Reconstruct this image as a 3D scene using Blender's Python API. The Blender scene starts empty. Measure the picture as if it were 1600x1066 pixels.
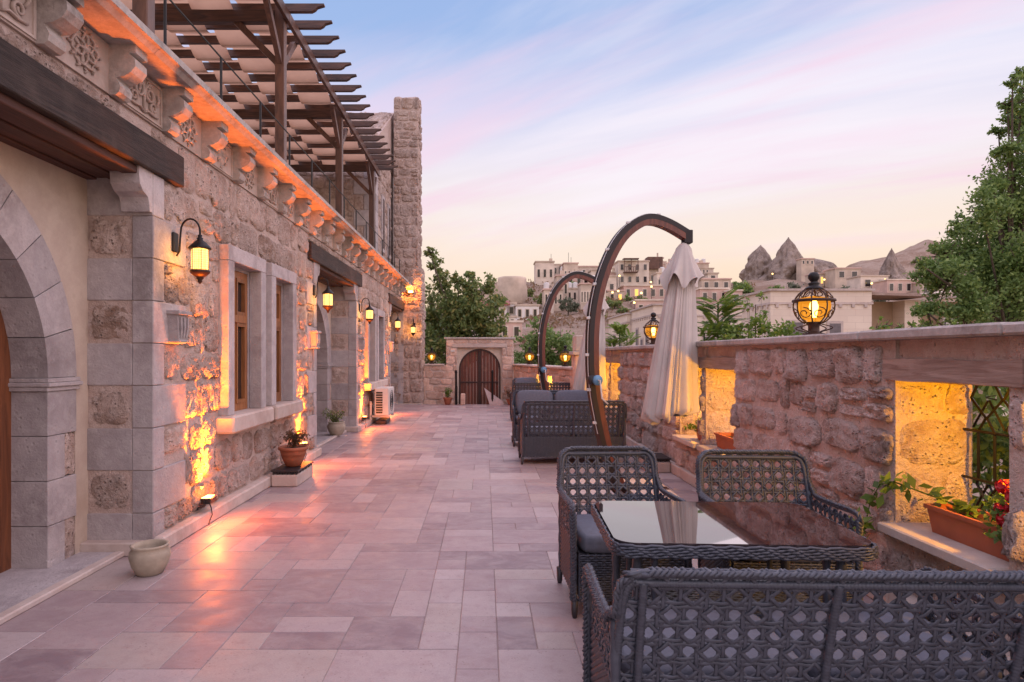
import bpy, bmesh, math, random
import numpy as np
from mathutils import Vector, Matrix
rnd = random.Random(7)
PI = math.pi
scene = bpy.context.scene
COL = scene.collection

def srgb(r, g, b):
    f = lambda c: c / 12.92 if c <= .04045 else ((c + .055) / 1.055) ** 2.4
    return (f(r / 255), f(g / 255), f(b / 255), 1)

# ------------------------------------------------------------------ camera
cam = bpy.data.cameras.new('camera')
cam.sensor_width = 36
cam.lens = 22.5
cam.shift_y = 22 / 1600
cam.clip_end = 3000
camo = bpy.data.objects.new('camera', cam)
COL.objects.link(camo)
camo.location = (.06, 0, 1.5)
cam.shift_x = 43 / 1600
camo.rotation_euler = (PI / 2, 0, 0)
scene.camera = camo

# ------------------------------------------------------------------ dusk sky
W = bpy.data.worlds.new('World')
scene.world = W
W.use_nodes = True
wn, wl = W.node_tree.nodes, W.node_tree.links
wn.clear()
def wnode(t, **k):
    n = wn.new(t)
    for a, b in k.items(): setattr(n, a, b)
    return n
tc = wnode('ShaderNodeTexCoord')
sep = wnode('ShaderNodeSeparateXYZ'); wl.new(tc.outputs['Generated'], sep.inputs[0])
ramp = wnode('ShaderNodeValToRGB'); wl.new(sep.outputs['Z'], ramp.inputs[0])
stops = [(0, (240, 204, 168)), (.09, (242, 214, 186)), (.16, (240, 221, 205)), (.22, (235, 223, 220)),
         (.29, (224, 218, 230)), (.36, (200, 205, 232)), (.45, (152, 178, 222)), (.62, (140, 168, 218)), (1, (122, 150, 208))]
cr = ramp.color_ramp
while len(cr.elements) < len(stops): cr.elements.new(.5)
for e, (p, c) in zip(cr.elements, stops): e.position = p; e.color = srgb(*c)
# thin cloud sheet: the direction is carried on to a flat layer overhead
zz = wnode('ShaderNodeMath', operation='ADD'); wl.new(sep.outputs['Z'], zz.inputs[0]); zz.inputs[1].default_value = .12
dx = wnode('ShaderNodeMath', operation='DIVIDE'); wl.new(sep.outputs['X'], dx.inputs[0]); wl.new(zz.outputs[0], dx.inputs[1])
dy = wnode('ShaderNodeMath', operation='DIVIDE'); wl.new(sep.outputs['Y'], dy.inputs[0]); wl.new(zz.outputs[0], dy.inputs[1])
cmb = wnode('ShaderNodeCombineXYZ'); wl.new(dx.outputs[0], cmb.inputs[0]); wl.new(dy.outputs[0], cmb.inputs[1])
mp0 = wnode('ShaderNodeMapping'); wl.new(cmb.outputs[0], mp0.inputs[0]); mp0.inputs['Rotation'].default_value = (0, 0, math.radians(36))
def streaks(loc, sc, scale, lo, hi, top):
    mp = wnode('ShaderNodeMapping'); wl.new(mp0.outputs[0], mp.inputs[0]); mp.inputs['Scale'].default_value = sc; mp.inputs['Location'].default_value = loc
    n = wnode('ShaderNodeTexNoise'); wl.new(mp.outputs[0], n.inputs['Vector'])
    n.inputs['Scale'].default_value = scale; n.inputs['Detail'].default_value = 7; n.inputs['Roughness'].default_value = .55; n.inputs['Distortion'].default_value = .5
    m = wnode('ShaderNodeMapRange', interpolation_type='SMOOTHSTEP'); wl.new(n.outputs['Fac'], m.inputs['Value']); m.inputs['From Min'].default_value = lo; m.inputs['From Max'].default_value = hi
    f = wnode('ShaderNodeMapRange', interpolation_type='SMOOTHSTEP'); wl.new(sep.outputs['Z'], f.inputs['Value']); f.inputs['From Min'].default_value = .10; f.inputs['From Max'].default_value = .26; f.inputs['To Max'].default_value = top
    k = wnode('ShaderNodeMath', operation='MULTIPLY'); wl.new(m.outputs[0], k.inputs[0]); wl.new(f.outputs[0], k.inputs[1]); return k.outputs[0]
def over(fac, base, col):
    x = wnode('ShaderNodeMix', data_type='RGBA'); wl.new(fac, x.inputs['Factor']); wl.new(base, x.inputs['A']); x.inputs['B'].default_value = srgb(*col); return x.outputs['Result']
PALE, PINK = (8.1, 3.3, 0), (5.3, 5.2, 0)
skyc = over(streaks(PALE, (.30, 1.0, 1), 1.0, .44, .66, .75), ramp.outputs[0], (240, 232, 240))
skyc = over(streaks(PINK, (.28, 1.25, 1), 1.0, .47, .64, .85), skyc, (236, 202, 222))
bg = wnode('ShaderNodeBackground'); wl.new(skyc, bg.inputs['Color'])
SKY = .68
bg.inputs['Strength'].default_value = SKY
wo = wnode('ShaderNodeOutputWorld'); wl.new(bg.outputs[0], wo.inputs['Surface'])

# ------------------------------------------------------------------ afterglow (very soft, from the open sky behind and to the right of the terrace)
sun = bpy.data.lights.new('afterglow', 'SUN')
sun.energy = 1.5
sun.angle = math.radians(150)
sun.color = (1, .80, .86)
suno = bpy.data.objects.new('afterglow', sun)
COL.objects.link(suno)
suno.rotation_euler = Vector((-.30, .10, -.90)).to_track_quat('-Z', 'Y').to_euler()

scene.view_settings.view_transform = 'Standard'
scene.view_settings.look = 'None'
scene.view_settings.exposure = .75
scene.view_settings.gamma = 1
scene.render.engine = 'CYCLES'
scene.cycles.use_denoising = True
scene.cycles.max_bounces = 7
scene.cycles.diffuse_bounces = 3
scene.cycles.glossy_bounces = 3
scene.cycles.transmission_bounces = 4
scene.cycles.transparent_max_bounces = 10
scene.cycles.sample_clamp_indirect = 4
scene.cycles.caustics_reflective = False
scene.cycles.caustics_refractive = False

# ------------------------------------------------------------------ where a ray of the photograph lands (metres; used to lay out real places)
def at(px, py, D): return Vector((.06 + (px - 757) * D / 1000, D, 1.5 - (py - 555) * D / 1000))

# ------------------------------------------------------------------ mesh building
class MB:
    def __init__(s): s.v = []; s.f = []
    def add(s, vs, fs):
        o = len(s.v); s.v.extend([tuple(p) for p in vs]); s.f.extend([tuple(i + o for i in f) for f in fs]); return s
    def box(s, x0, x1, y0, y1, z0, z1, b=0):
        if b <= 0:
            vs = [(x, y, z) for x in (x0, x1) for y in (y0, y1) for z in (z0, z1)]
            return s.add(vs, [(0, 1, 3, 2), (4, 6, 7, 5), (0, 4, 5, 1), (2, 3, 7, 6), (0, 2, 6, 4), (1, 5, 7, 3)])
        L = ((x0, x1), (y0, y1), (z0, z1)); vs = []; ix = {}
        for i in (0, 1):
            for j in (0, 1):
                for k in (0, 1):
                    c = [L[0][i], L[1][j], L[2][k]]; sg = [1 - 2 * i, 1 - 2 * j, 1 - 2 * k]
                    for a in range(3):
                        p = [c[q] + (0 if q == a else sg[q] * b) for q in range(3)]
                        ix[(i, j, k, a)] = len(vs); vs.append(p)
        fs = []
        for a in range(3):
            o1, o2 = (a + 1) % 3, (a + 2) % 3
            for e in (0, 1):
                q = []
                for (m, n) in ((0, 0), (1, 0), (1, 1), (0, 1)):
                    t = [0, 0, 0]; t[a] = e; t[o1] = m; t[o2] = n; q.append(ix[(*t, a)])
                fs.append(q)
                for g in (0, 1):
                    t = [0, 0, 0]; t[a] = e; t[o1] = g; u = list(t); u[o2] = 1
                    fs.append([ix[(*t, a)], ix[(*u, a)], ix[(*u, o1)], ix[(*t, o1)]])
        for i in (0, 1):
            for j in (0, 1):
                for k in (0, 1): fs.append([ix[(i, j, k, 0)], ix[(i, j, k, 1)], ix[(i, j, k, 2)]])
        return s.add(vs, fs)
    def prism(s, poly, ext):
        n = len(poly); e = Vector(ext)
        vs = [Vector(p) for p in poly]; vs += [p + e for p in vs]
        return s.add(vs, [tuple(range(n))[::-1], tuple(range(n, 2 * n))] + [(i, (i + 1) % n, (i + 1) % n + n, i + n) for i in range(n)])
    def tube(s, path, r, n=6, closed=False, flat=None):
        P = [Vector(p) for p in path]; m = len(P); vs = []; nrm = None
        for i in range(m):
            a = P[(i - 1) % m] if (closed or i > 0) else P[i]; c = P[(i + 1) % m] if (closed or i < m - 1) else P[i]
            t = (c - a)
            t = t.normalized() if t.length > 1e-9 else Vector((0, 0, 1))
            if nrm is None: nrm = t.orthogonal().normalized() if flat is None else (Vector(flat) - t * t.dot(Vector(flat))).normalized()
            else:
                nrm = nrm - t * nrm.dot(t) if flat is None else Vector(flat) - t * t.dot(Vector(flat))
                nrm = nrm.normalized() if nrm.length > 1e-6 else t.orthogonal().normalized()
            bn = t.cross(nrm); rr = r(i / (m - 1)) if callable(r) else r
            ra, rb = rr if isinstance(rr, tuple) else (rr, rr)
            for k in range(n):
                an = 2 * PI * (k + .5) / n
                vs.append(P[i] + nrm * math.cos(an) * ra + bn * math.sin(an) * rb)
        fs = []
        for i in range(m if closed else m - 1):
            for k in range(n):
                j = (i + 1) % m
                fs.append((i * n + k, i * n + (k + 1) % n, j * n + (k + 1) % n, j * n + k))
        if not closed: fs += [tuple(range(n))[::-1], tuple(range((m - 1) * n, m * n))]
        return s.add(vs, fs)
    def lathe(s, prof, n=16, c=(0, 0, 0), wob=None):
        vs = []; m = len(prof)
        for (r, z) in prof:
            for k in range(n):
                a = 2 * PI * k / n; q = r if wob is None else r * wob(a, z)
                vs.append((c[0] + q * math.cos(a), c[1] + q * math.sin(a), c[2] + z))
        fs = [(i * n + k, i * n + (k + 1) % n, (i + 1) * n + (k + 1) % n, (i + 1) * n + k) for i in range(m - 1) for k in range(n)]
        if prof[0][0] > 1e-4: fs.append(tuple(range(n))[::-1])
        if prof[-1][0] > 1e-4: fs.append(tuple(range((m - 1) * n, m * n)))
        return s.add(vs, fs)
    def grid(s, fn, nu, nv, closed_u=False):
        vs = [fn(i / (nu if closed_u else nu - 1), j / (nv - 1)) for j in range(nv) for i in range(nu)]
        fs = [(j * nu + i, j * nu + (i + 1) % nu, (j + 1) * nu + (i + 1) % nu, (j + 1) * nu + i)
              for j in range(nv - 1) for i in range(nu if closed_u else nu - 1)]
        return s.add(vs, fs)
    def cushion(s, cx, cy, cz, w, d, h, e=.28, n=7, M=None):
        vs = []; fs = []; sub = [-1 + 2 * i / n for i in range(n + 1)]
        for ax in range(3):
            for sg in (-1, 1):
                o = len(vs)
                for a in sub:
                    for b in sub:
                        p = [0, 0, 0]; p[ax] = sg; p[(ax + 1) % 3] = math.sin(a * PI / 2); p[(ax + 2) % 3] = math.sin(b * PI / 2)
                        q = 2 / e
                        l = (abs(p[0]) ** q + abs(p[1]) ** q + abs(p[2]) ** q) ** (1 / q)
                        p = [x / l for x in p]
                        puff = 1 + .10 * (1 - min(1, abs(p[0])) ** 2) * (1 - min(1, abs(p[1])) ** 2) * (1 if abs(p[2]) > .5 else 0)
                        V = Vector((p[0] * w / 2, p[1] * d / 2, p[2] * h / 2 * puff))
                        if M is not None: V = M @ V
                        vs.append((cx + V.x, cy + V.y, cz + V.z))
                for i in range(n):
                    for j in range(n): fs.append((o + i * (n + 1) + j, o + i * (n + 1) + j + 1, o + (i + 1) * (n + 1) + j + 1, o + (i + 1) * (n + 1) + j))
        return s.add(vs, fs)
    def mesh(s, name, mat=None, smooth=False, off=(0, 0, 0)):
        me = bpy.data.meshes.new(name)
        v = np.array(s.v, dtype=np.float64).reshape(-1, 3) - np.array(off)
        me.from_pydata(v.tolist(), [], s.f)
        if mat: me.materials.append(mat)
        if smooth: me.polygons.foreach_set('use_smooth', [True] * len(me.polygons))
        me.update(); return me
    def build(s, name, mat, parent=None, smooth=False, world=True, loc=None):
        """one mesh object; world=True: the coordinates are world ones, the parent stands unrotated"""
        off = Vector((0, 0, 0))
        if world and parent is not None: off = wloc(parent)
        if loc is not None: off = off * 0 + Vector(loc)
        o = bpy.data.objects.new(name, s.mesh(name, mat, smooth, off)); COL.objects.link(o)
        if parent is not None:
            o.parent = parent
            if loc is not None: o.location = Vector(loc) - (wloc(parent) if world else Vector((0, 0, 0)))
        elif loc is not None: o.location = loc
        return o

def wloc(o):
    l = o.location.copy(); p = o.parent
    while p is not None: l = l + p.location; p = p.parent
    return l
def tag(o, label=None, cat=None, group=None, kind=None):
    if label: o['label'] = label
    if cat: o['category'] = cat
    if group: o['group'] = group
    if kind: o['kind'] = kind
    return o
def thing(name, label, cat, loc=(0, 0, 0), group=None, rz=0):
    o = bpy.data.objects.new(name, None); COL.objects.link(o); o.location = loc; o.rotation_euler = (0, 0, rz); o.empty_display_size = .1
    return tag(o, label, cat, group)
def inst(name, me, parent, M):
    """an object that shares mesh data; M is its world matrix, the parent stands unrotated"""
    o = bpy.data.objects.new(name, me); COL.objects.link(o)
    if parent is not None:
        o.parent = parent; M = Matrix.Translation(-wloc(parent)) @ M
    o.matrix_basis = M; return o
def copy_tree(o, parent=None):
    c = o.copy(); COL.objects.link(c); c.parent = parent
    for ch in o.children: copy_tree(ch, c)
    return c
def frame3(o, u, v, n):
    return Matrix(((u[0], v[0], n[0], o[0]), (u[1], v[1], n[1], o[1]), (u[2], v[2], n[2], o[2]), (0, 0, 0, 1)))

# ------------------------------------------------------------------ materials
class NT:
    def __init__(s, name):
        s.m = bpy.data.materials.new(name); s.m.use_nodes = True; s.n = s.m.node_tree.nodes; s.l = s.m.node_tree.links
        s.b = s.n['Principled BSDF']; s.geo = s.n.new('ShaderNodeNewGeometry')
    def new(s, t, **k):
        n = s.n.new(t)
        for a, b in k.items(): setattr(n, a, b)
        return n
    def put(s, sock, val):
        if hasattr(val, 'is_output'): s.l.new(val, sock)
        else:
            if isinstance(val, tuple) and len(val) == 3 and sock.type == 'RGBA': val = (*val, 1)
            sock.default_value = val
    def pos(s, scale=(1, 1, 1), obj=False):
        mp_ = s.new('ShaderNodeMapping'); mp_.inputs['Scale'].default_value = scale
        if obj: t = s.new('ShaderNodeTexCoord'); s.l.new(t.outputs['Object'], mp_.inputs[0])
        else: s.l.new(s.geo.outputs['Position'], mp_.inputs[0])
        return mp_.outputs[0]
    def noise(s, scale, detail=4, rough=.55, vec=None, dist=0):
        n = s.new('ShaderNodeTexNoise'); s.l.new(vec if vec is not None else s.geo.outputs['Position'], n.inputs['Vector'])
        n.inputs['Scale'].default_value = scale; n.inputs['Detail'].default_value = detail; n.inputs['Roughness'].default_value = rough; n.inputs['Distortion'].default_value = dist
        return n.outputs['Fac']
    def vor(s, scale, vec=None, feature='F1', out='Distance', rand=1):
        n = s.new('ShaderNodeTexVoronoi', feature=feature); s.l.new(vec if vec is not None else s.geo.outputs['Position'], n.inputs['Vector'])
        n.inputs['Scale'].default_value = scale; n.inputs['Randomness'].default_value = rand
        return n.outputs[out]
    def rng(s, val, a, b, c=0, d=1):
        n = s.new('ShaderNodeMapRange'); s.put(n.inputs['Value'], val)
        for k, x in zip(('From Min', 'From Max', 'To Min', 'To Max'), (a, b, c, d)): n.inputs[k].default_value = x
        return n.outputs[0]
    def math(s, op, a, b=0):
        n = s.new('ShaderNodeMath', operation=op); s.put(n.inputs[0], a); s.put(n.inputs[1], b); return n.outputs[0]
    def mix(s, f, a, b, blend='MIX'):
        n = s.new('ShaderNodeMix', data_type='RGBA', blend_type=blend); s.put(n.inputs['Factor'], f); s.put(n.inputs['A'], a); s.put(n.inputs['B'], b); return n.outputs['Result']
    def ramp(s, val, stops, interp='LINEAR'):
        n = s.new('ShaderNodeValToRGB'); s.put(n.inputs[0], val); r = n.color_ramp; r.interpolation = interp
        while len(r.elements) < len(stops): r.elements.new(.5)
        for e, (p, c) in zip(r.elements, stops): e.position = p; e.color = (*c, 1) if len(c) == 3 else c
        return n.outputs[0]
    def orand(s): return s.new('ShaderNodeObjectInfo').outputs['Random']
    def attr(s, nm): return s.new('ShaderNodeAttribute', attribute_name=nm).outputs['Fac']
    def bump(s, h, strength=.5, dist=.02):
        n = s.new('ShaderNodeBump'); s.put(n.inputs['Height'], h); n.inputs['Strength'].default_value = strength; n.inputs['Distance'].default_value = dist
        s.l.new(n.outputs[0], s.b.inputs['Normal'])
    def set(s, **k):
        for a, v in k.items(): s.put(s.b.inputs[a.replace('_', ' ')], v)
        return s.m

def stone_mat(name, base, dark, pale, scale=3., pits=.6, bs=.6, bd=.03, rough=.88, spread=.35, grain=60, attr=None):
    t = NT(name)
    big = t.noise(scale * .7, 3); mid = t.noise(scale * 4, 6, .62); fine = t.noise(grain, 5, .65)
    r = t.attr(attr) if attr else t.orand()
    c = t.mix(t.rng(mid, .40, .62), base, pale)
    c = t.mix(t.math('MULTIPLY', t.rng(big, .46, .68, 0, .95), t.rng(mid, .62, .42, .35, 1)), c, dark)
    pv = t.vor(scale * 9); pm = t.math('MULTIPLY', t.rng(pv, .08, .3, 1, 0), t.rng(mid, .45, .6))
    c = t.mix(t.math('MULTIPLY', pm, pits), c, dark)
    c = t.mix(t.rng(fine, .3, .75, .35, 0), c, dark)
    v = t.rng(r, 0, 1, 1 - spread, 1 + spread)
    g = t.new('ShaderNodeCombineColor'); 
    for q in range(3): t.l.new(v, g.inputs[q])
    c = t.mix(1.0, c, g.outputs[0], 'MULTIPLY')
    h = t.math('ADD', t.math('MULTIPLY', mid, 1.0), t.math('MULTIPLY', fine, .35))
    h = t.math('SUBTRACT', h, t.math('MULTIPLY', pm, pits))
    t.bump(h, bs, bd)
    return t.set(Base_Color=c, Roughness=rough)

M = {}
M['rubble'] = stone_mat('pink_tuff_rubble', (.54, .42, .365), (.30, .195, .145), (.64, .53, .48), 3.4, .9, 1.0, .06, spread=.16)
M['rubble_far'] = stone_mat('pink_tuff_rubble_far', (.56, .435, .37), (.33, .22, .165), (.64, .53, .48), 3.4, .9, 1.0, .06, spread=.16, attr='rnd')
M['wallstone'] = stone_mat('terrace_wall_stone', (.68, .525, .47), (.40, .27, .22), (.79, .66, .61), 4.6, 1.0, 1.0, .07, spread=.17)
M['mortar'] = stone_mat('lime_mortar', (.56, .44, .39), (.42, .31, .265), (.62, .51, .46), 2.6, .4, .9, .04, spread=0, grain=90)
M['mortar_r'] = stone_mat('lime_mortar_ochre', (.66, .515, .455), (.47, .335, .28), (.73, .60, .54), 3.0, .6, 1.0, .05, spread=0, grain=80)
M['grey'] = stone_mat('grey_dressed_tuff', (.42, .38, .385), (.27, .235, .235), (.50, .46, .46), 2.6, .35, .7, .016, spread=.14, grain=70)
M['cream'] = stone_mat('cream_dressed_stone', (.55, .45, .38), (.46, .37, .29), (.64, .55, .46), 1.2, .35, .35, .008, spread=.05, grain=90)
M['frieze'] = stone_mat('carved_frieze_stone', (.50, .41, .36), (.37, .29, .245), (.57, .48, .43), 2, .2, .4, .008, spread=.06, grain=110)
M['slabstone'] = stone_mat('grey_cornice_stone', (.44, .40, .37), (.25, .22, .20), (.54, .49, .46), 4, .3, .5, .012, spread=.08)
M['plinth'] = stone_mat('plinth_stone', (.52, .43, .38), (.40, .31, .27), (.58, .50, .45), 2, .25, .35, .008, spread=.08)
M['gatestone'] = stone_mat('gate_wall_stone', (.60, .42, .335), (.38, .235, .17), (.70, .53, .44), 2.5, .5, .7, .03, spread=.2)

def tile_mat(name, attr=None):
    t = NT(name); r = t.attr(attr) if attr else t.orand()
    c = t.ramp(r, [(0, (.375, .29, .295)), (.14, (.43, .35, .35)), (.28, (.345, .265, .275)), (.42, (.48, .41, .41)), (.54, (.395, .305, .31)), (.65, (.43, .36, .335)), (.75, (.29, .22, .232)), (.89, (.235, .172, .19))], 'CONSTANT')
    vein = t.noise(4.5, 8, .72, t.pos((1.0, 1.5, 1)), .8)
    cl = t.noise(16, 8, .75)
    c = t.mix(t.rng(vein, .42, .66, 0, .55), c, (.48, .41, .395))
    c = t.mix(t.rng(cl, .50, .70, 0, .5), c, (.29, .205, .195))
    pv = t.vor(38); pits = t.math('MULTIPLY', t.rng(pv, .08, .20, 1, 0), t.rng(t.noise(6, 3), .48, .58))
    c = t.mix(t.math('MULTIPLY', pits, .75), c, (.17, .12, .11)); c = t.mix(t.rng(t.noise(120, 3, .7), .35, .7, .28, 0), c, (.2, .14, .135)); c = t.mix(t.rng(t.noise(.9, 5, .6), .52, .72, 0, .35), c, (.22, .155, .16))
    t.bump(t.math('SUBTRACT', t.math('MULTIPLY', t.noise(70, 4), .3), pits), .25, .004)
    return t.set(Base_Color=c, Roughness=t.rng(t.noise(5, 5), .3, .7, .36, .60), Specular_IOR_Level=.45)
M['tile'] = tile_mat('travertine_tile'); M['tile_far'] = tile_mat('travertine_tile_far', 'rnd')
M['grout'] = NT('grout').set(Base_Color=(.34, .27, .25), Roughness=.9)

def wood_mat(name, a, b, rough=.55, grain=(1.2, 1.2, 14), sc=4., wear=None, bs=.35):
    t = NT(name); p = t.pos(grain)
    g = t.noise(sc, 6, .6, p, 1.2); f = t.noise(sc * 7, 4, .6, p)
    c = t.mix(t.rng(g, .35, .65), a, b)
    if wear: c = t.mix(t.rng(t.noise(2.5, 4), .55, .75, 0, .7), c, wear)
    v = t.rng(t.orand(), 0, 1, .8, 1.2); gcc = t.new('ShaderNodeCombineColor')
    for q in range(3): t.l.new(v, gcc.inputs[q])
    c = t.mix(1., c, gcc.outputs[0], 'MULTIPLY')
    t.bump(t.math('ADD', g, t.math('MULTIPLY', f, .6)), bs, .008)
    return t.set(Base_Color=c, Roughness=rough)
M['beam'] = wood_mat('weathered_lintel_wood', (.060, .040, .034), (.018, .012, .010), .8, (8, .7, 9), 3.2, (.115, .085, .07), 1.0)
M['soffit'] = wood_mat('dark_red_soffit_wood', (.105, .042, .030), (.05, .02, .015), .7, (9, .6, 6))
M['pergola'] = wood_mat('red_brown_pergola_wood', (.15, .068, .042), (.065, .03, .02), .5, (5, 5, 1), 2.5)
M['rafter'] = wood_mat('dark_rafter_wood', (.11, .05, .033), (.04, .02, .014), .55, (.8, 7, 7), 2.5)
M['winwood'] = wood_mat('honey_window_wood', (.33, .135, .048), (.19, .072, .025), .42, (6, 6, .8), 3)
M['doorwood'] = wood_mat('door_wood', (.21, .075, .03), (.10, .034, .015), .45, (6, 6, .7), 3)
M['gatewood'] = wood_mat('red_brown_gate_boards', (.17, .042, .022), (.075, .02, .012), .5, (9, 9, .5), 2.2, (.28, .11, .06))
M['gatedark'] = wood_mat('dark_gate_frame', (.05, .018, .013), (.03, .012, .01), .5)
M['mast'] = wood_mat('umbrella_mast_wood', (.21, .060, .036), (.10, .026, .017), .45, (6, 6, 1.2), 2.5)
M['mastdark'] = NT('black_mast_track').set(Base_Color=(.014, .009, .009), Roughness=.6)
M['oldwood'] = wood_mat('grey_old_lintel_wood', (.44, .325, .27), (.26, .17, .135), .85, (9, .8, 10), 3.2, (.52, .42, .36), 1.0)

def simple(name, col, rough=.5, metal=0, var=.15, nscale=12, bs=0, bd=.005, spec=.5):
    t = NT(name); n = t.noise(nscale, 5)
    d = tuple(max(0, x * (1 - var)) for x in col); e = tuple(x * (1 + var) for x in col)
    if bs: t.bump(t.noise(nscale * 5, 4), bs, bd)
    return t.set(Base_Color=t.mix(t.rng(n, .3, .7), d, e), Roughness=rough, Metallic=metal, Specular_IOR_Level=spec)
M['iron'] = simple('black_wrought_iron', (.02, .018, .018), .45, .6)
M['rust_iron'] = simple('brown_lantern_iron', (.06, .03, .02), .5, .5)
M['steel'] = simple('grey_steel', (.33, .33, .34), .4, .7)
M['rattan'] = simple('charcoal_rattan', (.058, .064, .084), .45, 0, .22, 40)
M['rattan_leg'] = simple('charcoal_leg', (.035, .033, .04), .45)
M['cushion'] = simple('blue_grey_cushion', (.115, .125, .16), .8, 0, .12, 30, .3, .004)
M['canvas'] = None
t = NT('cream_umbrella_canvas'); wv = t.noise(250, 2); t.bump(t.math('ADD', t.math('MULTIPLY', wv, .2), t.noise(9, 3)), .25, .012)
cc = t.mix(t.rng(t.noise(3, 4), .35, .7), (.57, .50, .455), (.47, .41, .375)); M['canvas'] = t.set(Base_Color=cc, Roughness=.85)
t = NT('tan_shade_cloth'); cl_ = t.mix(t.rng(t.noise(4, 4), .3, .7), (.64, .41, .28), (.56, .35, .24)); t.set(Base_Color=cl_, Roughness=.9)
tr_ = t.new('ShaderNodeBsdfTranslucent'); t.l.new(cl_, tr_.inputs[0]); mx_ = t.new('ShaderNodeMixShader'); mx_.inputs[0].default_value = .58
t.l.new(t.b.outputs[0], mx_.inputs[1]); t.l.new(tr_.outputs[0], mx_.inputs[2]); t.l.new(mx_.outputs[0], t.n['Material Output'].inputs[0]); M['shade'] = t.m
M['terracotta'] = simple('terracotta', (.34, .115, .06), .75, 0, .2, 10, .3, .004)
M['planter'] = simple('terracotta_plastic_box', (.36, .095, .045), .5, 0, .1, 8)
M['claypot'] = simple('pale_clay', (.40, .34, .26), .7, 0, .2, 9, .35, .004)
M['soil'] = simple('soil', (.07, .035, .022), .95, 0, .4, 60, .8, .02)
M['white'] = simple('white_painted_metal', (.62, .60, .58), .45, .0, .05)
M['black'] = simple('black_plastic', (.016, .014, .016), .5)
M['blue'] = simple('blue_winch_plastic', (.12, .27, .42), .35)
M['concrete'] = simple('pale_slab', (.50, .42, .40), .85, 0, .12, 14, .3, .004)
t = NT('table_glass'); M['tableglass'] = t.set(Base_Color=(.030, .018, .020), Roughness=.025, Specular_IOR_Level=.9, Coat_Weight=.6, Coat_Roughness=.01)
t = NT('window_glass'); M['glass'] = t.set(Base_Color=(.022, .018, .02), Roughness=.04, Specular_IOR_Level=.7)
M['curtain'] = simple('grey_curtain', (.16, .14, .14), .9, 0, .2, 6)

def glow_mat(name, col, strength, thru=0., pattern=False):
    m = bpy.data.materials.new(name); m.use_nodes = True; n, l = m.node_tree.nodes, m.node_tree.links; n.clear()
    e = n.new('ShaderNodeEmission'); e.inputs[0].default_value = (*col, 1); e.inputs[1].default_value = strength
    o = n.new('ShaderNodeOutputMaterial'); last = e.outputs[0]
    if pattern:
        tcx = n.new('ShaderNodeTexCoord'); v = n.new('ShaderNodeTexVoronoi'); v.inputs['Scale'].default_value = 55; v.inputs['Randomness'].default_value = .1
        l.new(tcx.outputs['Object'], v.inputs['Vector']); r = n.new('ShaderNodeMapRange'); l.new(v.outputs['Distance'], r.inputs['Value'])
        r.inputs['From Min'].default_value = .1; r.inputs['From Max'].default_value = .75; r.inputs['To Min'].default_value = strength * 1.25; r.inputs['To Max'].default_value = strength * .35
        l.new(r.outputs[0], e.inputs[1])
    if thru:
        tr = n.new('ShaderNodeBsdfTransparent'); tr.inputs[0].default_value = (1, .78, .35, 1); mx = n.new('ShaderNodeMixShader'); mx.inputs[0].default_value = thru
        l.new(last, mx.inputs[1]); l.new(tr.outputs[0], mx.inputs[2]); last = mx.outputs[0]
    l.new(last, o.inputs[0]); return m
M['lampglass'] = glow_mat('lit_lantern_glass', (1, .54, .19), 2.8, .45, True)
M['amber'] = glow_mat('lit_amber_globe', (1, .38, .03), .75, .62)
M['bulb'] = glow_mat('lit_bulb', (1, .72, .30), 8)
M['flood'] = glow_mat('lit_floodlight', (1, .42, .10), 9)
M['warmwin'] = glow_mat('lit_far_window', (1, .5, .12), 1.1)
M['farbulb'] = glow_mat('lit_far_lamp', (1, .6, .2), 3)

def leaf_mat(name, a, b, c, trans=.45):
    t = NT(name); r = t.attr('rnd')
    col = t.ramp(r, [(0, a), (.5, b), (1, c)])
    t.set(Base_Color=col, Roughness=.55)
    tr = t.new('ShaderNodeBsdfTranslucent'); t.l.new(col, tr.inputs[0]); mx = t.new('ShaderNodeMixShader'); mx.inputs[0].default_value = trans
    out = t.n['Material Output']; t.l.new(t.b.outputs[0], mx.inputs[1]); t.l.new(tr.outputs[0], mx.inputs[2]); t.l.new(mx.outputs[0], out.inputs[0])
    return t.m
M['leaf'] = leaf_mat('green_leaf', (.11, .19, .05), (.19, .295, .085), (.30, .40, .12))
M['leafdark'] = leaf_mat('dark_leaf', (.12, .18, .06), (.20, .27, .085), (.36, .31, .10))
M['leafbright'] = leaf_mat('bright_leaf', (.085, .16, .03), (.16, .26, .05), (.26, .35, .07))
M['leafgrey'] = leaf_mat('grey_green_leaf', (.10, .12, .08), (.15, .175, .115), (.21, .22, .15))
M['leafbrown'] = leaf_mat('dry_plant', (.11, .055, .03), (.16, .085, .045), (.10, .10, .04))
M['drybush'] = leaf_mat('dry_brush', (.22, .13, .075), (.30, .19, .11), (.18, .14, .07))
M['bark'] = simple('bark', (.10, .075, .055), .9, 0, .3, 14, .8, .02)
M['redpetal'] = simple('red_petal', (.62, .02, .03), .5)
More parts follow.
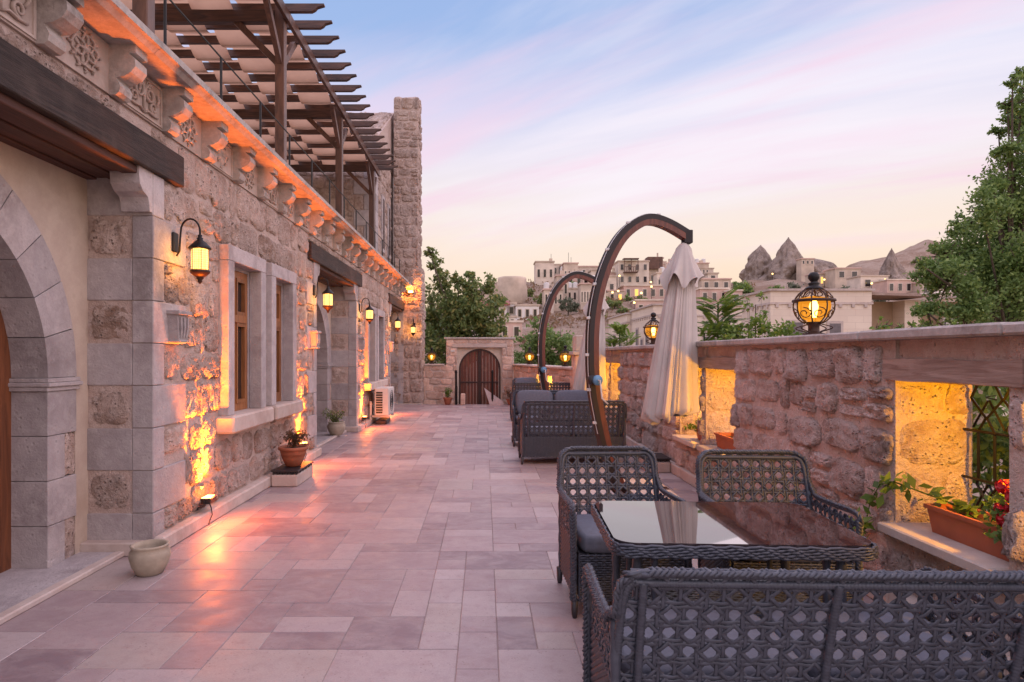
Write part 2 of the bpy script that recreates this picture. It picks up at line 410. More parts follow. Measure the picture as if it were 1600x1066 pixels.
# ================================================================== STONEWORK TOOLS
from mathutils import noise as mnoise
def stone_mesh(name, mat, seed, bulge=.5, ragged=.05, rough=.5, nx=13, ny=11, sharp=7):
    """unit stone: x, y in -.5..+.5, back below z=0, the hammered face about z=1"""
    r = random.Random(seed); b = MB(); vs = []; fs = []
    o3 = Vector((r.uniform(0, 50), r.uniform(0, 50), r.uniform(0, 50))); cr = r.uniform(.10, .28); tx, ty = r.uniform(-.25, .25), r.uniform(-.25, .25)
    for j in range(ny):
        for i in range(nx):
            u, v = i / (nx - 1) * 2 - 1, j / (ny - 1) * 2 - 1
            u = math.copysign(abs(u) ** .85, u); v = math.copysign(abs(v) ** .85, v)
            k = cr * (abs(u) ** 3) * (abs(v) ** 3)                       # knocked-off corners
            n0 = mnoise.noise(Vector((u * 1.7, v * 1.7, 0)) + o3); n1 = mnoise.noise(Vector((u * 4, v * 4, 5)) + o3); n2 = mnoise.noise(Vector((u * 9, v * 9, 9)) + o3)
            e = ragged * (1.2 * mnoise.noise(Vector((u * 2.2, v * 2.2, 3)) + o3) + .7 * mnoise.noise(Vector((u * 6, v * 6, 8)) + o3))
            x = .5 * u * (1 - k) + e * u * u * math.copysign(1, u); y = .5 * v * (1 - k) + e * v * v * math.copysign(1, v)
            rim = max(abs(u), abs(v)) ** sharp
            z = 1 - bulge * rim + (rough * (.45 * n0 + .6 * n1 + .55 * n2) + tx * u + ty * v) * (1 - .75 * rim)
            vs.append((x, y, z))
    loop = [i for i in range(nx)] + [j * nx + nx - 1 for j in range(1, ny)] + [(ny - 1) * nx + i for i in range(nx - 2, -1, -1)] + [j * nx for j in range(ny - 2, 0, -1)]
    for j in range(ny - 1):
        for i in range(nx - 1): fs.append((j * nx + i, j * nx + i + 1, (j + 1) * nx + i + 1, (j + 1) * nx + i))
    o = len(vs)
    for q in loop: vs.append((vs[q][0], vs[q][1], -.6))
    m = len(loop)
    for k in range(m): fs.append((loop[(k + 1) % m], loop[k], o + k, o + (k + 1) % m))
    return b.add(vs, fs).mesh(name, mat, True)
STONES = {k: [stone_mesh('rubble_stone', M[k], 100 * q + 3 + i, bul, rag, rg, sharp=shp) for i in range(14)]
          for q, (k, bul, rag, rg, shp) in enumerate((('rubble', .8, .05, .9, 8), ('wallstone', .9, .05, .6, 11), ('gatestone', .6, .03, .5, 9), ('rubble_far', .8, .05, .8, 8)))}

def courses(u0, u1, v0, v1, hs, ws, holes, r, gap=.02):
    """courses of uneven stones over a rectangle, clipped round the holes; list of (u0,u1,v0,v1)"""
    out = []; v = v0
    while v < v1 - .05:
        h = r.uniform(*hs)
        if v1 - (v + h) < hs[0] * .7: h = v1 - v
        u = u0 - r.uniform(0, ws[0])
        while u < u1:
            w = r.uniform(*ws) * (1.25 if r.random() < .15 else 1)
            j = r.uniform(-.03, .03) if v > v0 else 0
            a = [max(u, u0), min(u + w, u1), v + j, min(v + h + r.uniform(-.025, .02), v1)]
            if r.random() < .10 and h > .24:                # a pair of small stones in place of a tall one
                mid = (a[2] + a[3]) / 2 + r.uniform(-.03, .03); parts = [[a[0], a[1], a[2], mid], [a[0], a[1], mid, a[3]]]
            else: parts = [a]
            for p in parts:
                ok = True
                for (x0, x1, y0, y1) in holes:
                    if p[0] < x1 and p[1] > x0 and p[2] < y1 and p[3] > y0:
                        c = [[p[0], x0, p[2], p[3]], [x1, p[1], p[2], p[3]], [p[0], p[1], p[2], y0], [p[0], p[1], y1, p[3]]]
                        c = [q for q in c if q[1] - q[0] > .05 and q[3] - q[2] > .05]
                        if not c: ok = False; break
                        p = max(c, key=lambda q: (q[1] - q[0]) * (q[3] - q[2]))
                if ok and p[1] - p[0] > .07 and p[3] - p[2] > .06: out.append((p[0] + gap / 2, p[1] - gap / 2, p[2] + gap / 2, p[3] - gap / 2))
            u += w
        v += h
    return out
def lay(stones, kind, parent, org, u, v, n, proud, r, name='rubble_stone'):
    org, u, v, n = Vector(org), Vector(u), Vector(v), Vector(n)
    for (a, b, c, d) in stones:
        ce = org + u * ((a + b) / 2) + v * ((c + d) / 2)
        fx, fy = r.choice((-1, 1)), 1
        w, h = b - a, d - c; me = r.choice(STONES[kind]); tilt = r.uniform(-.04, .04)
        R = Matrix.Rotation(tilt, 4, 'Z'); p = r.uniform(*proud)
        rot = PI if r.random() < .5 else 0
        inst(name, me, parent, frame3(ce, u, v, n) @ Matrix.Rotation(rot, 4, 'Z') @ R @ Matrix.Diagonal((w, h, p, 1)))
def lay_mass(stones, kind, parent, org, u, v, n, proud, r, name='distant_rubble'):
    """the same stones too small to pick apart: one part, a random tone for each"""
    org, u, v, n = Vector(org), Vector(u), Vector(v), Vector(n); V = []; F = []; A = []
    src = []
    for me in STONES['rubble_far']:
        src.append((np.array([x.co for x in me.vertices]), [tuple(p.vertices) for p in me.polygons]))
    o = 0; off = np.array(wloc(parent))
    B = np.array((u, v, n)).T
    for (a, b, c, d) in stones:
        P, Fs = src[r.randrange(len(src))]; ce = np.array(org + u * ((a + b) / 2) + v * ((c + d) / 2))
        Q = P * np.array((b - a, d - c, r.uniform(*proud)))
        if r.random() < .5: Q = Q * np.array((-1, -1, 1))
        V.append(Q @ B.T + ce - off); F += [tuple(i + o for i in f) for f in Fs]; o += len(P); A += [r.random()] * len(P)
    me = bpy.data.meshes.new(name); me.from_pydata(np.concatenate(V).tolist(), [], F)
    me.materials.append(M['rubble_far']); at_ = me.attributes.new('rnd', 'FLOAT', 'POINT'); at_.data.foreach_set('value', A)
    me.polygons.foreach_set('use_smooth', [True] * len(me.polygons))
    ob = bpy.data.objects.new(name, me); COL.objects.link(ob); ob.parent = parent; ob['kind'] = 'stuff'; return ob

# ================================================================== GROUND AND TERRACE FLOOR
def hill(X, Y):
    """height of the land: a hollow behind the terrace, the town slope, the plateau and the far ridge"""
    D = Y; px = 757 + 1000 * (X - .06) / max(D, 1)
    pts = [(-50, -2.5), (22, -2.5), (50, -2.5), (60, 0), (68, 3), (84, 6), (92, 7.6), (104, 10), (116, 12.4), (135, 16.5), (150, 18.5), (175, 20), (230, 21), (330, 22), (900, 10)]
    z = pts[-1][1]
    for (a, b), (c, d) in zip(pts, pts[1:]):
        if D <= c: z = b + (d - b) * max(0, (D - a) / (c - a)); break
    k = 1 - .55 * max(0, min(1, (770 - px) / 130)) if D > 60 else 1
    z = -2.5 + (z + 2.5) * k
    if D > 60: z += .9 * math.sin(X * .21 + Y * .07) * math.sin(Y * .19 - X * .05) + .4 * math.sin(X * .6) * math.cos(Y * .5)
    if D > 250:
        g = math.exp(-((D - 430) / 75) ** 2)
        prof = [(1240, 0), (1300, 35), (1340, 43), (1390, 48), (1415, 53), (1450, 55.5), (1480, 53), (1560, 51), (1700, 45), (2100, 0)]
        e = 0
        for (a, b), (c, d) in zip(prof, prof[1:]):
            if a <= px <= c: e = b + (d - b) * (px - a) / (c - a)
        z += g * e * (1 + .03 * math.sin(X * .11) + .03 * math.sin(X * .043 + 1))
    return z
b = MB()
xs = [-160 + i * 4.0 for i in range(41)] + [4 + i * 4.0 for i in range(100)]
ys = [-30, 21.2] + [24 + i * 4.0 for i in range(60)] + [268 + i * 9.0 for i in range(48)]
vs = [(x, y, hill(x, y)) for y in ys for x in xs]
nx_ = len(xs)
b.add(vs, [(j * nx_ + i, j * nx_ + i + 1, (j + 1) * nx_ + i + 1, (j + 1) * nx_ + i) for j in range(len(ys) - 1) for i in range(nx_ - 1)])
t = NT('dry_hillside'); g1 = t.noise(.09, 6, .65); g2 = t.noise(.5, 6, .7); g3 = t.noise(2.5, 5, .7)
c = t.mix(t.rng(g1, .4, .62), (.34, .25, .19), (.22, .135, .085)); c = t.mix(t.rng(g2, .55, .70, 0, .8), c, (.46, .37, .31)); c = t.mix(t.rng(g3, .5, .75, 0, .6), c, (.13, .115, .06))
t.bump(t.math('ADD', g2, t.math('MULTIPLY', g3, .4)), .8, .8)
tag(b.build('terrain', t.set(Base_Color=c, Roughness=.95), smooth=True), kind='structure')

floor = MB().box(-2.95, 3.0, -1.5, 19.5, -2.6, -.005).build('terrace_floor', M['grout']); tag(floor, kind='structure')
# random-ashlar travertine paving on a 0.2 m module
MODU = .2034; GX0, GY0 = -2.72, .62; NXC, NYC = 26, 93
occ = [[False] * NXC for _ in range(NYC)]; tiles = []
r = random.Random(21)
sizes = [((3, 2), 26), ((2, 2), 24), ((2, 1), 18), ((1, 2), 14), ((1, 1), 14), ((2, 3), 16), ((3, 1), 6)]
for j in range(NYC):
    for i in range(NXC):
        if occ[j][i]: continue
        c = [(s, w) for s, w in sizes if i + s[0] <= NXC and j + s[1] <= NYC and not any(occ[j + q][i + p] for p in range(s[0]) for q in range(s[1]))]
        s = r.choices([x[0] for x in c], [x[1] for x in c])[0]
        for p in range(s[0]):
            for q in range(s[1]): occ[j + q][i + p] = True
        tiles.append((GX0 + i * MODU, GY0 + j * MODU, *s))
tmesh = {}
def tile_geo(w, h, g=.0016, bv=.0025):
    x1, y1 = w * MODU - g, h * MODU - g
    vs = [(g, g, -.03), (x1, g, -.03), (x1, y1, -.03), (g, y1, -.03), (g, g, -bv), (x1, g, -bv), (x1, y1, -bv), (g, y1, -bv), (g + bv, g + bv, 0), (x1 - bv, g + bv, 0), (x1 - bv, y1 - bv, 0), (g + bv, y1 - bv, 0)]
    fs = [(8, 9, 10, 11)] + [(k, (k + 1) % 4, (k + 1) % 4 + 4, k + 4) for k in range(4)] + [(k + 4, (k + 1) % 4 + 4, (k + 1) % 4 + 8, k + 8) for k in range(4)]
    return vs, fs
near = sorted([q for q in tiles if q[1] > 1.35 and q[0] + q[2] * MODU > -q[1] * .8 - .4], key=lambda q: q[1])[:300]; nearset = set(near)
far = MB(); A = []
for q in tiles:
    x, y, w, h = q; vs, fs = tile_geo(w, h); dz = r.uniform(-.0012, .0012)
    if q in nearset:
        if (w, h) not in tmesh: tmesh[(w, h)] = MB().add(vs, fs).mesh('paving_tile', M['tile'])
        o = inst('paving_tile', tmesh[(w, h)], floor, Matrix.Translation((x, y, dz)))
    else:
        far.add([(a + x, bb + y, cz + dz) for a, bb, cz in vs], fs); A += [r.random()] * 12
fo = far.build('distant_paving', M['tile_far'], floor); fo['kind'] = 'stuff'
at_ = fo.data.attributes.new('rnd', 'FLOAT', 'POINT'); at_.data.foreach_set('value', A)

# ================================================================== HOTEL FACADE (left)
hotel = thing('hotel_building', 'pink rubble stone hotel facade with grey quoins, carved frieze and arched porches', 'building', (-3.2, 10, 0))
XF, XM = -2.45, -2.475                       # dressed face, mortar face
PORCH = [(1.72, 4.86), (9.58, 12.56), (17.15, 19.8)]
LZ0, LZ1 = 2.88, 3.13                        # wooden lintel
WIN = [(6.09, 7.14), (7.34, 8.30), (13.42, 14.45), (14.62, 15.62)]
WZ0, WZ1 = .92, 2.56
FZ = 3.25                                    # underside of the frieze
core = MB()
solid = [(0, 1.72), (4.86, 9.58), (12.56, 17.15), (19.8, 20.4)]
for (a, b_) in solid:
    ws = [w for w in WIN if a < w[0] < b_]
    cur = a
    for (w0, w1) in ws:
        core.box(-3.3, XM, cur, w0 + .07, 0, FZ + .05); core.box(-3.3, XM, w0 + .07, w1 - .07, 0, WZ0 - .04); core.box(-3.3, XM, w0 + .07, w1 - .07, WZ1 - .09, FZ + .05); cur = w1 - .07
    core.box(-3.3, XM, cur, b_, 0, FZ + .05)
for (p0, p1) in PORCH: core.box(-3.0, XM, p0, p1, LZ1 - .1, FZ + .05)
wall = core.build('wall', M['mortar'], hotel)

# --- quoins and rough infill beside each porch
r = random.Random(5)
qholes = []
def quoin(y0, y1, x0, x1, z0, z1): return MB().box(x0, x1, y0, y1, z0, z1, .006).build('quoin_block', M['grey'], hotel)
RH = .3225
for k, (p0, p1) in enumerate(PORCH):
    for side, ye, sg in ((0, p0, -1), (1, p1, 1)):
        if side == 1 and k == 2: L, Sh = .03, .02
        else: L, Sh = .52, .16
        z = LZ0; row = 0
        while z > .1:
            zb = max(z - RH, .0)
            # a full-width block on the reveal in even rows, a short strip beside a rough square in odd rows
            longf = (row % 2 == 1)
            ln = L if longf else Sh
            a, b_ = (ye - ln, ye) if sg < 0 else (ye - .012, ye + ln)
            if side == 1:
                quoin(a, b_, XF - .16, XF + r.uniform(-.002, .002), zb + .002, z - .002)
                if not longf: quoin(ye - .012, ye + .16, -2.955, XF - .162, zb + .002, z - .002)
                else:
                    MB().box(-2.955, -2.612, ye + .03, ye + .12, zb, z).build('infill_bed', M['mortar'], hotel)
                    me = r.choice(STONES['rubble'])
                    inst('rubble_stone', me, hotel, frame3((-2.783, ye + .03, (z + zb) / 2), (1, 0, 0), (0, 0, 1), (0, -1, 0)) @ Matrix.Diagonal((.31, RH - .03, .045, 1)))
            else:
                quoin(a, b_, XF - .5, XF + r.uniform(-.002, .002), zb + .002, z - .002)
            qholes.append((min(a, b_), max(a, b_), zb, z))
            z = zb; row += 1
        # scroll console under the lintel, on the reveal
        if not (k == 2 and side == 1):
            pr = [(0, 0), (0, .30), (.20, .30), (.20, .25), (.19, .18), (.145, .13), (.10, .115), (.075, .10), (.06, .06), (.05, .0)]
            dirn = -1 if side == 1 else 1
            MB().prism([(XF - .22, ye + dirn * a, LZ0 - .30 + b_) for a, b_ in pr], (.215, 0, 0)).build('console', M['grey'], hotel)
    # lintel, soffit boards, back wall, arch
    MB().box(XF - .13, XF + .035, p0 - .42, p1 + .42, LZ0 + .0, LZ1, .008).build('lintel_beam', M['beam'], hotel)
    MB().box(XF - .135, XF - .02, p0 - .02, p1 + .02, LZ0 - .055, LZ0 - .001, .006).build('soffit_rail', M['soffit'], hotel)
    nb = 4
    for i in range(nb):
        x1 = XF - .14 - i * .095
        MB().box(x1 - .091, x1, p0 + .01, p1 - .012, LZ0 - .04 - (.012 if i % 2 else 0), LZ0 + .02, .004).build('soffit_board', M['soffit'], hotel)
    qholes.append((p0 - .42, p1 + .42, LZ0, LZ1))
    # arched doorway in the back wall
    XB = -2.95; yc = (p0 + p1) / 2 - (.06 if k == 0 else 0); R = 1.165 if k < 2 else .95; zs = 1.34; RO = R + .31; N = 14
    bw = MB()
    for q in range(2 * N):
        a0, a1 = PI * q / (2 * N), PI * (q + 1) / (2 * N)
        pa = (yc + RO * math.cos(a0), zs + RO * math.sin(a0)); pb = (yc + RO * math.cos(a1), zs + RO * math.sin(a1))
        bw.prism([(XB, pa[0], pa[1]), (XB, pb[0], pb[1]), (XB, pb[0], LZ0), (XB, pa[0], LZ0)], (-.1, 0, 0))
    if p1 - yc - RO > .01:
        bw.box(XB - .1, XB, yc + RO, p1 + .02, zs, LZ0); bw.box(XB - .1, XB, p0 - .02, yc - RO, zs, LZ0)
        bw.box(XB - .1, XB, yc + RO, p1 + .02, 0, zs); bw.box(XB - .1, XB, p0 - .02, yc - RO, 0, zs)
    bw.build('porch_wall', M['cream'], hotel)
    nv = 13
    for q in range(nv):
        a0, a1 = PI * q / nv + .003, PI * (q + 1) / nv - .003; poly = []
        for s in range(4): a = a0 + (a1 - a0) * s / 3; poly.append((XB + .012, yc + R * math.cos(a), zs + R * math.sin(a)))
        for s in range(4): a = a1 + (a0 - a1) * s / 3; poly.append((XB + .012, yc + RO * math.cos(a), zs + RO * math.sin(a)))
        MB().prism(poly, (-.31, 0, 0)).build('voussoir', M['grey'], hotel)
    for sg in (-1, 1):
        z = zs - .09; q = 0
        while z > .04:
            zb = max(.03, z - .31); y0, y1 = sorted((yc + sg * R, yc + sg * (RO if q % 2 == 0 else RO - .13)))
            MB().box(XB - .30, XB + .012, y0, y1, zb + .002, z - .002, .004).build('jamb_block', M['grey'], hotel)
            if q % 2:
                y0, y1 = sorted((yc + sg * (RO - .13), yc + sg * RO))
                inst('rubble_stone', STONES['rubble'][q], hotel, frame3((XB - .004, (y0 + y1) / 2, (zb + z) / 2), (0, 1, 0), (0, 0, 1), (1, 0, 0)) @ Matrix.Diagonal((.13, .30, .014, 1)))
            z = zb; q += 1
        y0, y1 = sorted((yc + sg * (R - .02), yc + sg * (RO + .02)))
        im = MB(); im.box(XB - .30, XB + .03, y0, y1, zs - .03, zs + .0, .004); im.box(XB - .30, XB + .045, y0 - .01, y1 + .01, zs - .06, zs - .031, .006); im.box(XB - .30, XB + .025, y0, y1, zs - .09, zs - .061, .004)
        im.build('impost', M['grey'], hotel)
    # door: arched frame, two glazed leaves
    XD = -3.24
    door = thing('door', None, None, (XD, yc, 0)); door.parent = hotel; door.location = Vector((XD, yc, 0)) - hotel.location
    fr = MB()
    def arc(rad, n=28): return [(yc + rad * math.cos(PI * i / n), zs + rad * math.sin(PI * i / n)) for i in range(n + 1)]
    oo, ii = arc(R + .0), arc(R - .10)
    for i in range(28): fr.prism([(XD + .05, *oo[i]), (XD + .05, *oo[i + 1]), (XD + .05, *ii[i + 1]), (XD + .05, *ii[i])], (-.1, 0, 0))
    fr.box(XD - .05, XD + .05, yc - R, yc - R + .10, .03, zs); fr.box(XD - .05, XD + .05, yc + R - .10, yc + R, .03, zs)
    fr.box(XD - .04, XD + .045, yc - R + .1, yc + R - .1, zs - .05, zs + .05)
    fo2 = fr.build('frame', M['doorwood'], door)
    for sg in (-1, 1):
        lf = MB(); y0, y1 = sorted((yc + sg * .005, yc + sg * (R - .105)))
        lf.box(XD - .03, XD + .03, y0, y0 + .11, .04, zs - .055); lf.box(XD - .03, XD + .03, y1 - .11, y1, .04, zs - .055)
        for za, zb in ((.04, .26), (.80, .93), (zs - .17, zs - .055)): lf.box(XD - .03, XD + .03, y0 + .11, y1 - .11, za, zb)
        lf.build('door_leaf', M['doorwood'], door)
        for za, zb in ((.26, .80), (.93, zs - .17)): MB().box(XD - .006, XD + .006, y0 + .11, y1 - .11, za, zb).build('pane', M['glass'], door)
    fan = [(XD, *p) for p in arc(R - .10)]
    MB().prism(fan, (-.012, 0, 0)).build('fanlight_pane', M['glass'], door)
    # raised porch floor with its stone nosing
    MB().box(-3.6, -2.69, p0 + .01, p1 - .01, 0.0, .035).build('porch_floor', M['grey'], hotel)
    MB().box(-2.69, -2.62, p0 + .02, p1 - .02, 0.0, .04, .008).build('porch_nosing', M['plinth'], hotel)
    if k < 2: MB().box(-2.955, XF + .06, p1 - .10, p1 + .001, .0, .10, .008).build('plinth_block', M['plinth'], hotel)
MB().box(-3.75, -3.6, 0, 20, 0, 3.3).build('inner_wall', M['curtain'], hotel)

# --- windows
for (w0, w1) in WIN:
    win = thing('window', None, None); win.parent = hotel; win.location = Vector((XF, (w0 + w1) / 2, WZ0)) - hotel.location
    XS = -2.375; fw = .15
    s = MB()
    s.box(XF - .06, XS, w0, w0 + fw, WZ0, WZ1 - fw - .001, .006); s.build('surround_jamb', M['grey'], win)
    MB().box(XF - .06, XS, w1 - fw, w1, WZ0, WZ1 - fw - .001, .006).build('surround_jamb', M['grey'], win)
    MB().box(XF - .06, XS, w0, w1, WZ1 - fw, WZ1, .006).build('surround_head', M['grey'], win)
    i0, i1 = w0 + fw, w1 - fw
    rv = MB()
    rv.box(XF - .30, XF - .061, w0 + .07, i0 + .035, WZ0, WZ1 - .10); rv.box(XF - .30, XF - .061, i1 - .035, w1 - .07, WZ0, WZ1 - .10); rv.box(XF - .30, XF - .061, i0 + .035, i1 - .035, WZ1 - fw - .035, WZ1 - .09)
    rv.build('reveal', M['grey'], win)
    MB().box(XF - .30, XS + .075, w0 - .06, w1 + .05, WZ0 - .165, WZ0 - .001, .018).build('sill', M['plinth'], win)
    # wooden casement
    xa, xb = XF - .125, XF - .068; a, b_ = i0 + .037, i1 - .037; zt = WZ1 - fw - .037; fr = MB()
    fr.box(xa, xb, a, a + .06, WZ0 + .001, zt); fr.box(xa, xb, b_ - .06, b_, WZ0 + .001, zt); fr.box(xa, xb, a + .06, b_ - .06, zt - .07, zt); fr.box(xa, xb, a + .06, b_ - .06, WZ0 + .001, WZ0 + .075)
    tz = WZ0 + .92; fr.box(xa, xb + .02, a + .06, b_ - .06, tz, tz + .075)
    m_ = (a + b_) / 2; fr.box(xa, xb - .004, m_ - .03, m_ + .03, WZ0 + .075, tz); fr.box(xa, xb - .004, m_ - .025, m_ + .025, tz + .075, zt - .07)
    fr.build('casement', M['winwood'], win)
    for (za, zb) in ((WZ0 + .075, tz), (tz + .075, zt - .07)):
        for (ya, yb) in ((a + .06, m_ - .027), (m_ + .027, b_ - .06)):
            st = MB()
            st.box(xa + .012, xb + .008, ya, ya + .03, za, zb); st.box(xa + .012, xb + .008, yb - .03, yb, za, zb); st.box(xa + .012, xb + .008, ya + .03, yb - .03, za, za + .04); st.box(xa + .012, xb + .008, ya + .03, yb - .03, zb - .04, zb)
            st.build('sash', M['winwood'], win)
            MB().box(xa + .02, xa + .026, ya + .03, yb - .03, za + .04, zb - .04).build('pane', M['glass'], win)
    qholes.append((w0, w1, WZ0, WZ1)); qholes.append((w0 - .06, w1 + .05, WZ0 - .165, WZ0))
# stone strips between the paired windows
for (a, b_) in ((7.145, 7.335), (14.455, 14.615)):
    MB().box(XM - .05, XF - .012, a, b_, WZ0 - .1, WZ1, .004).build('mullion_strip', M['frieze'], hotel); qholes.append((a, b_, WZ0 - .17, WZ1))
# --- rubble between the dressed stones
holes = qholes + [(p0, p1, -1, 3.0) for p0, p1 in PORCH]
st = courses(4.86, 20.4, .12, FZ - .005, (.20, .34), (.17, .52), holes, random.Random(12), .022)
nearst = sorted(st, key=lambda q: q[0])
lim = 230
lay(nearst[:lim], 'rubble', wall, (XM, 0, 0), (0, 1, 0), (0, 0, 1), (1, 0, 0), (.016, .040), random.Random(3))
lay_mass(nearst[lim:], 'rubble', wall, (XM, 0, 0), (0, 1, 0), (0, 0, 1), (1, 0, 0), (.016, .04), random.Random(4))
stp = courses(.9, 4.44, LZ1 + .004, FZ - .002, (.09, .12), (.25, .6), [], random.Random(9), .012)
lay(stp, 'rubble', wall, (XM, 0, 0), (0, 1, 0), (0, 0, 1), (1, 0, 0), (.016, .03), random.Random(8))
for (a, b_) in ((4.86, 9.58), (12.56, 17.15)): MB().box(XM - .2, -2.375, a + .0, b_ - .0, 0, .115, .012).build('plinth_course', M['plinth'], hotel)

# --- frieze, relief panels, corbels, cornice slab
ST0, ST1 = 3.58, 3.68
MB().box(-3.2, XF - .005, 0, 19.8, FZ, ST0).build('frieze', M['frieze'], hotel)
cpr = [(0, 0), (.045, 0), (.07, .02), (.078, .055), (.065, .085), (.05, .105), (.05, .115), (.10, .122), (.15, .15), (.178, .19), (.175, .235), (.15, .262), (.135, .27), (.135, .278), (.18, .28), (.18, .335), (0, .335)]
cmesh = MB().prism([(a, -.075, b_ - .335) for a, b_ in cpr], (0, .15, 0)).mesh('corbel', M['slabstone'])
CY = [3.66 + .70 * i for i in range(-5, 24) if 3.66 + .7 * i < 19.7]
for y in CY: inst('corbel', cmesh, hotel, Matrix.Translation((XF - .006, y, ST0 + .001)))
def spiral(cx, cy, r0, turns, a0, sg=1, n=26): return [(cx + r0 * (1 - .82 * i / n) * math.cos(a0 + sg * turns * 2 * PI * i / n), cy + r0 * (1 - .82 * i / n) * math.sin(a0 + sg * turns * 2 * PI * i / n), .008) for i in range(n + 1)]
def relief_mesh(kind):
    m = MB()
    if kind == 0:        # scrolling vine
        for s in (-1, 1):
            m.tube(spiral(s * .07, .03, .07, 1.5, PI / 2, s), lambda t: .013 - .005 * t, 5); m.tube(spiral(s * .12, -.055, .048, 1.4, -PI / 2, -s), lambda t: .011 - .004 * t, 5); m.tube(spiral(s * .055, .09, .035, 1.3, 0, s), .008, 5)
            m.tube([(s * .01, -.12, .006), (s * .05, -.10, .01), (s * .11, -.11, .01), (s * .18, -.10, .006)], .009, 5); m.tube([(s * .16, -.02, .006), (s * .185, .03, .01), (s * .17, .07, .006)], .010, 5)
        m.tube([(0, -.13, .008), (0, .12, .008)], .009, 5)
    elif kind == 1:      # eight-petal star
        for k in range(8):
            a = k * PI / 4; u, v = math.cos(a), math.sin(a); L = .125 if k % 2 == 0 else .10
            p = lambda x, y, z: (x * u - y * v, x * v + y * u, z)
            m.add([p(.012, 0, .004), p(L * .6, .022, .002), p(L, 0, .003), p(L * .6, -.022, .002), p(L * .6, 0, .026)], [(0, 1, 4), (1, 2, 4), (2, 3, 4), (3, 0, 4)])
            m.tube([p(L * .95, .02, .004), p(L * 1.12, .0, .008), p(L * .95, -.02, .004)], .006, 4)
    else:                # interlaced rosette
        for k in range(6):
            a = k * PI / 3
            m.tube([(.06 * math.cos(a) + .055 * math.cos(t_ * PI / 6), .06 * math.sin(a) + .055 * math.sin(t_ * PI / 6), .008 + .006 * math.sin(t_ * PI / 2)) for t_ in range(12)], .0075, 5, True)
        for k in range(12):
            a = k * PI / 6; m.tube([(.115 * math.cos(a), .115 * math.sin(a), .004), (.13 * math.cos(a + .12), .13 * math.sin(a + .12), .012), (.145 * math.cos(a + .05), .145 * math.sin(a + .05), .004)], .008, 4)
        m.lathe([(.028, 0), (.025, .018), (.0, .024)], 8)
    return m.mesh('relief', M['frieze'], True)
REL = [relief_mesh(k) for k in range(3)]
pan = MB(); pan.box(0, .022, -.245, -.225, -.15, .15); pan.box(0, .022, .225, .245, -.15, .15); pan.box(0, .022, -.225, .225, .135, .15); pan.box(0, .022, -.225, .225, -.15, -.135)
panm = pan.mesh('panel_border', M['frieze'])
for i, y in enumerate(CY[:-1]):
    k = (0, 2, 1, 2, 0, 2)[i % 6]
    o = inst('relief', REL[k], hotel, frame3((XF - .006, y + .35, 3.415), (0, 1, 0), (0, 0, 1), (1, 0, 0)) @ Matrix.Diagonal((1.12, 1.0, 1.35, 1)))
    if i % 2 == 0: inst('panel_border', panm, hotel, Matrix.Translation((XF - .006, y + .35, 3.412)) @ Matrix.Diagonal((.5, 1.1, 1, 1)))
cor = MB(); prof = [(-9, ST0), (-2.22, ST0), (-2.19, ST0 + .03), (-2.165, ST0 + .036), (-2.165, ST0 + .085), (-2.18, ST1), (-9, ST1)]
y = -.2; q = random.Random(2)
sl = MB().box(-9, -2.42, -.2, 19.8, ST0 + .004, ST1 - .002).build('roof_slab', M['slabstone'], hotel)
while y < 19.8:
    y2 = min(19.8, y + q.uniform(.95, 1.35))
    MB().prism([(max(a, -2.43), y + .002, z) for a, z in prof], (0, y2 - y - .004, 0)).build('cornice_stone', M['slabstone'], hotel); y = y2
for (y_, z_) in ((5.16, 1.62), (9.33, 1.62), (12.85, 1.62), (16.93, 1.62)):   # carved stone pockets below the lanterns
    p = MB(); wob = lambda a, z: 1 + .03 * math.sin(8 * a)
    p.prism([(XF - .01, y_ - .075, z_), (XF - .01, y_ + .075, z_), (XF - .01, y_ + .10, z_ + .20), (XF - .01, y_ - .10, z_ + .20)], (.09, 0, 0))
    p.box(XF - .01, XF + .105, y_ - .115, y_ + .115, z_ + .20, z_ + .235, .006); p.box(XF - .01, XF + .095, y_ - .085, y_ + .085, z_ - .02, z_, .005)
    for s in (-1, 0, 1): p.tube([(XF + .082, y_ + s * .045, z_ + .02), (XF + .092, y_ + s * .055, z_ + .10), (XF + .084, y_ + s * .06 + .01, z_ + .18)], .012, 5)
    p.build('stone_pocket', M['grey'], hotel)

# --- upper room at the far end, and the tall stone buttress
upper = thing('upper_room', 'rough stone room on the roof terrace behind the pergola', 'building', (-5, 18, ST1))
uw = MB().box(-9, -2.86, 17.05, 20.6, ST1 + .001, 7.2).build('wall', M['mortar'], upper)
MB().prism([(-9, 17.0, 7.201), (-9, 20.6, 7.201), (-9, 20.6, 9.3)], (6.16, 0, 0)).build('stone_roof', M['mortar'], upper)
rr = random.Random(31)
su = courses(-6.8, -3.42, ST1, 7.2, (.26, .4), (.28, .6), [], rr, .03); lay(su, 'rubble', uw, (0, 17.05, 0), (1, 0, 0), (0, 0, 1), (0, -1, 0), (.02, .06), rr)
z = ST1; i = 0
while z < 7.15:
    h = .42; MB().box(-3.42 if i % 2 else -3.15, -2.83, 17.02, 17.4, z + .003, min(7.2, z + h) - .003, .008).build('quoin_block', M['grey'], upper)
    if not i % 2: inst('rubble_stone', STONES['rubble'][i % 14], uw, frame3((-3.28, 17.05, z + h / 2), (1, 0, 0), (0, 0, 1), (0, -1, 0)) @ Matrix.Diagonal((.24, .38, .03, 1)))
    z += h; i += 1
su = courses(17.4, 19.75, ST1, 7.2, (.26, .4), (.28, .6), [], rr, .03); lay(su, 'rubble', uw, (-2.86, 0, 0), (0, 1, 0), (0, 0, 1), (1, 0, 0), (.02, .05), rr)
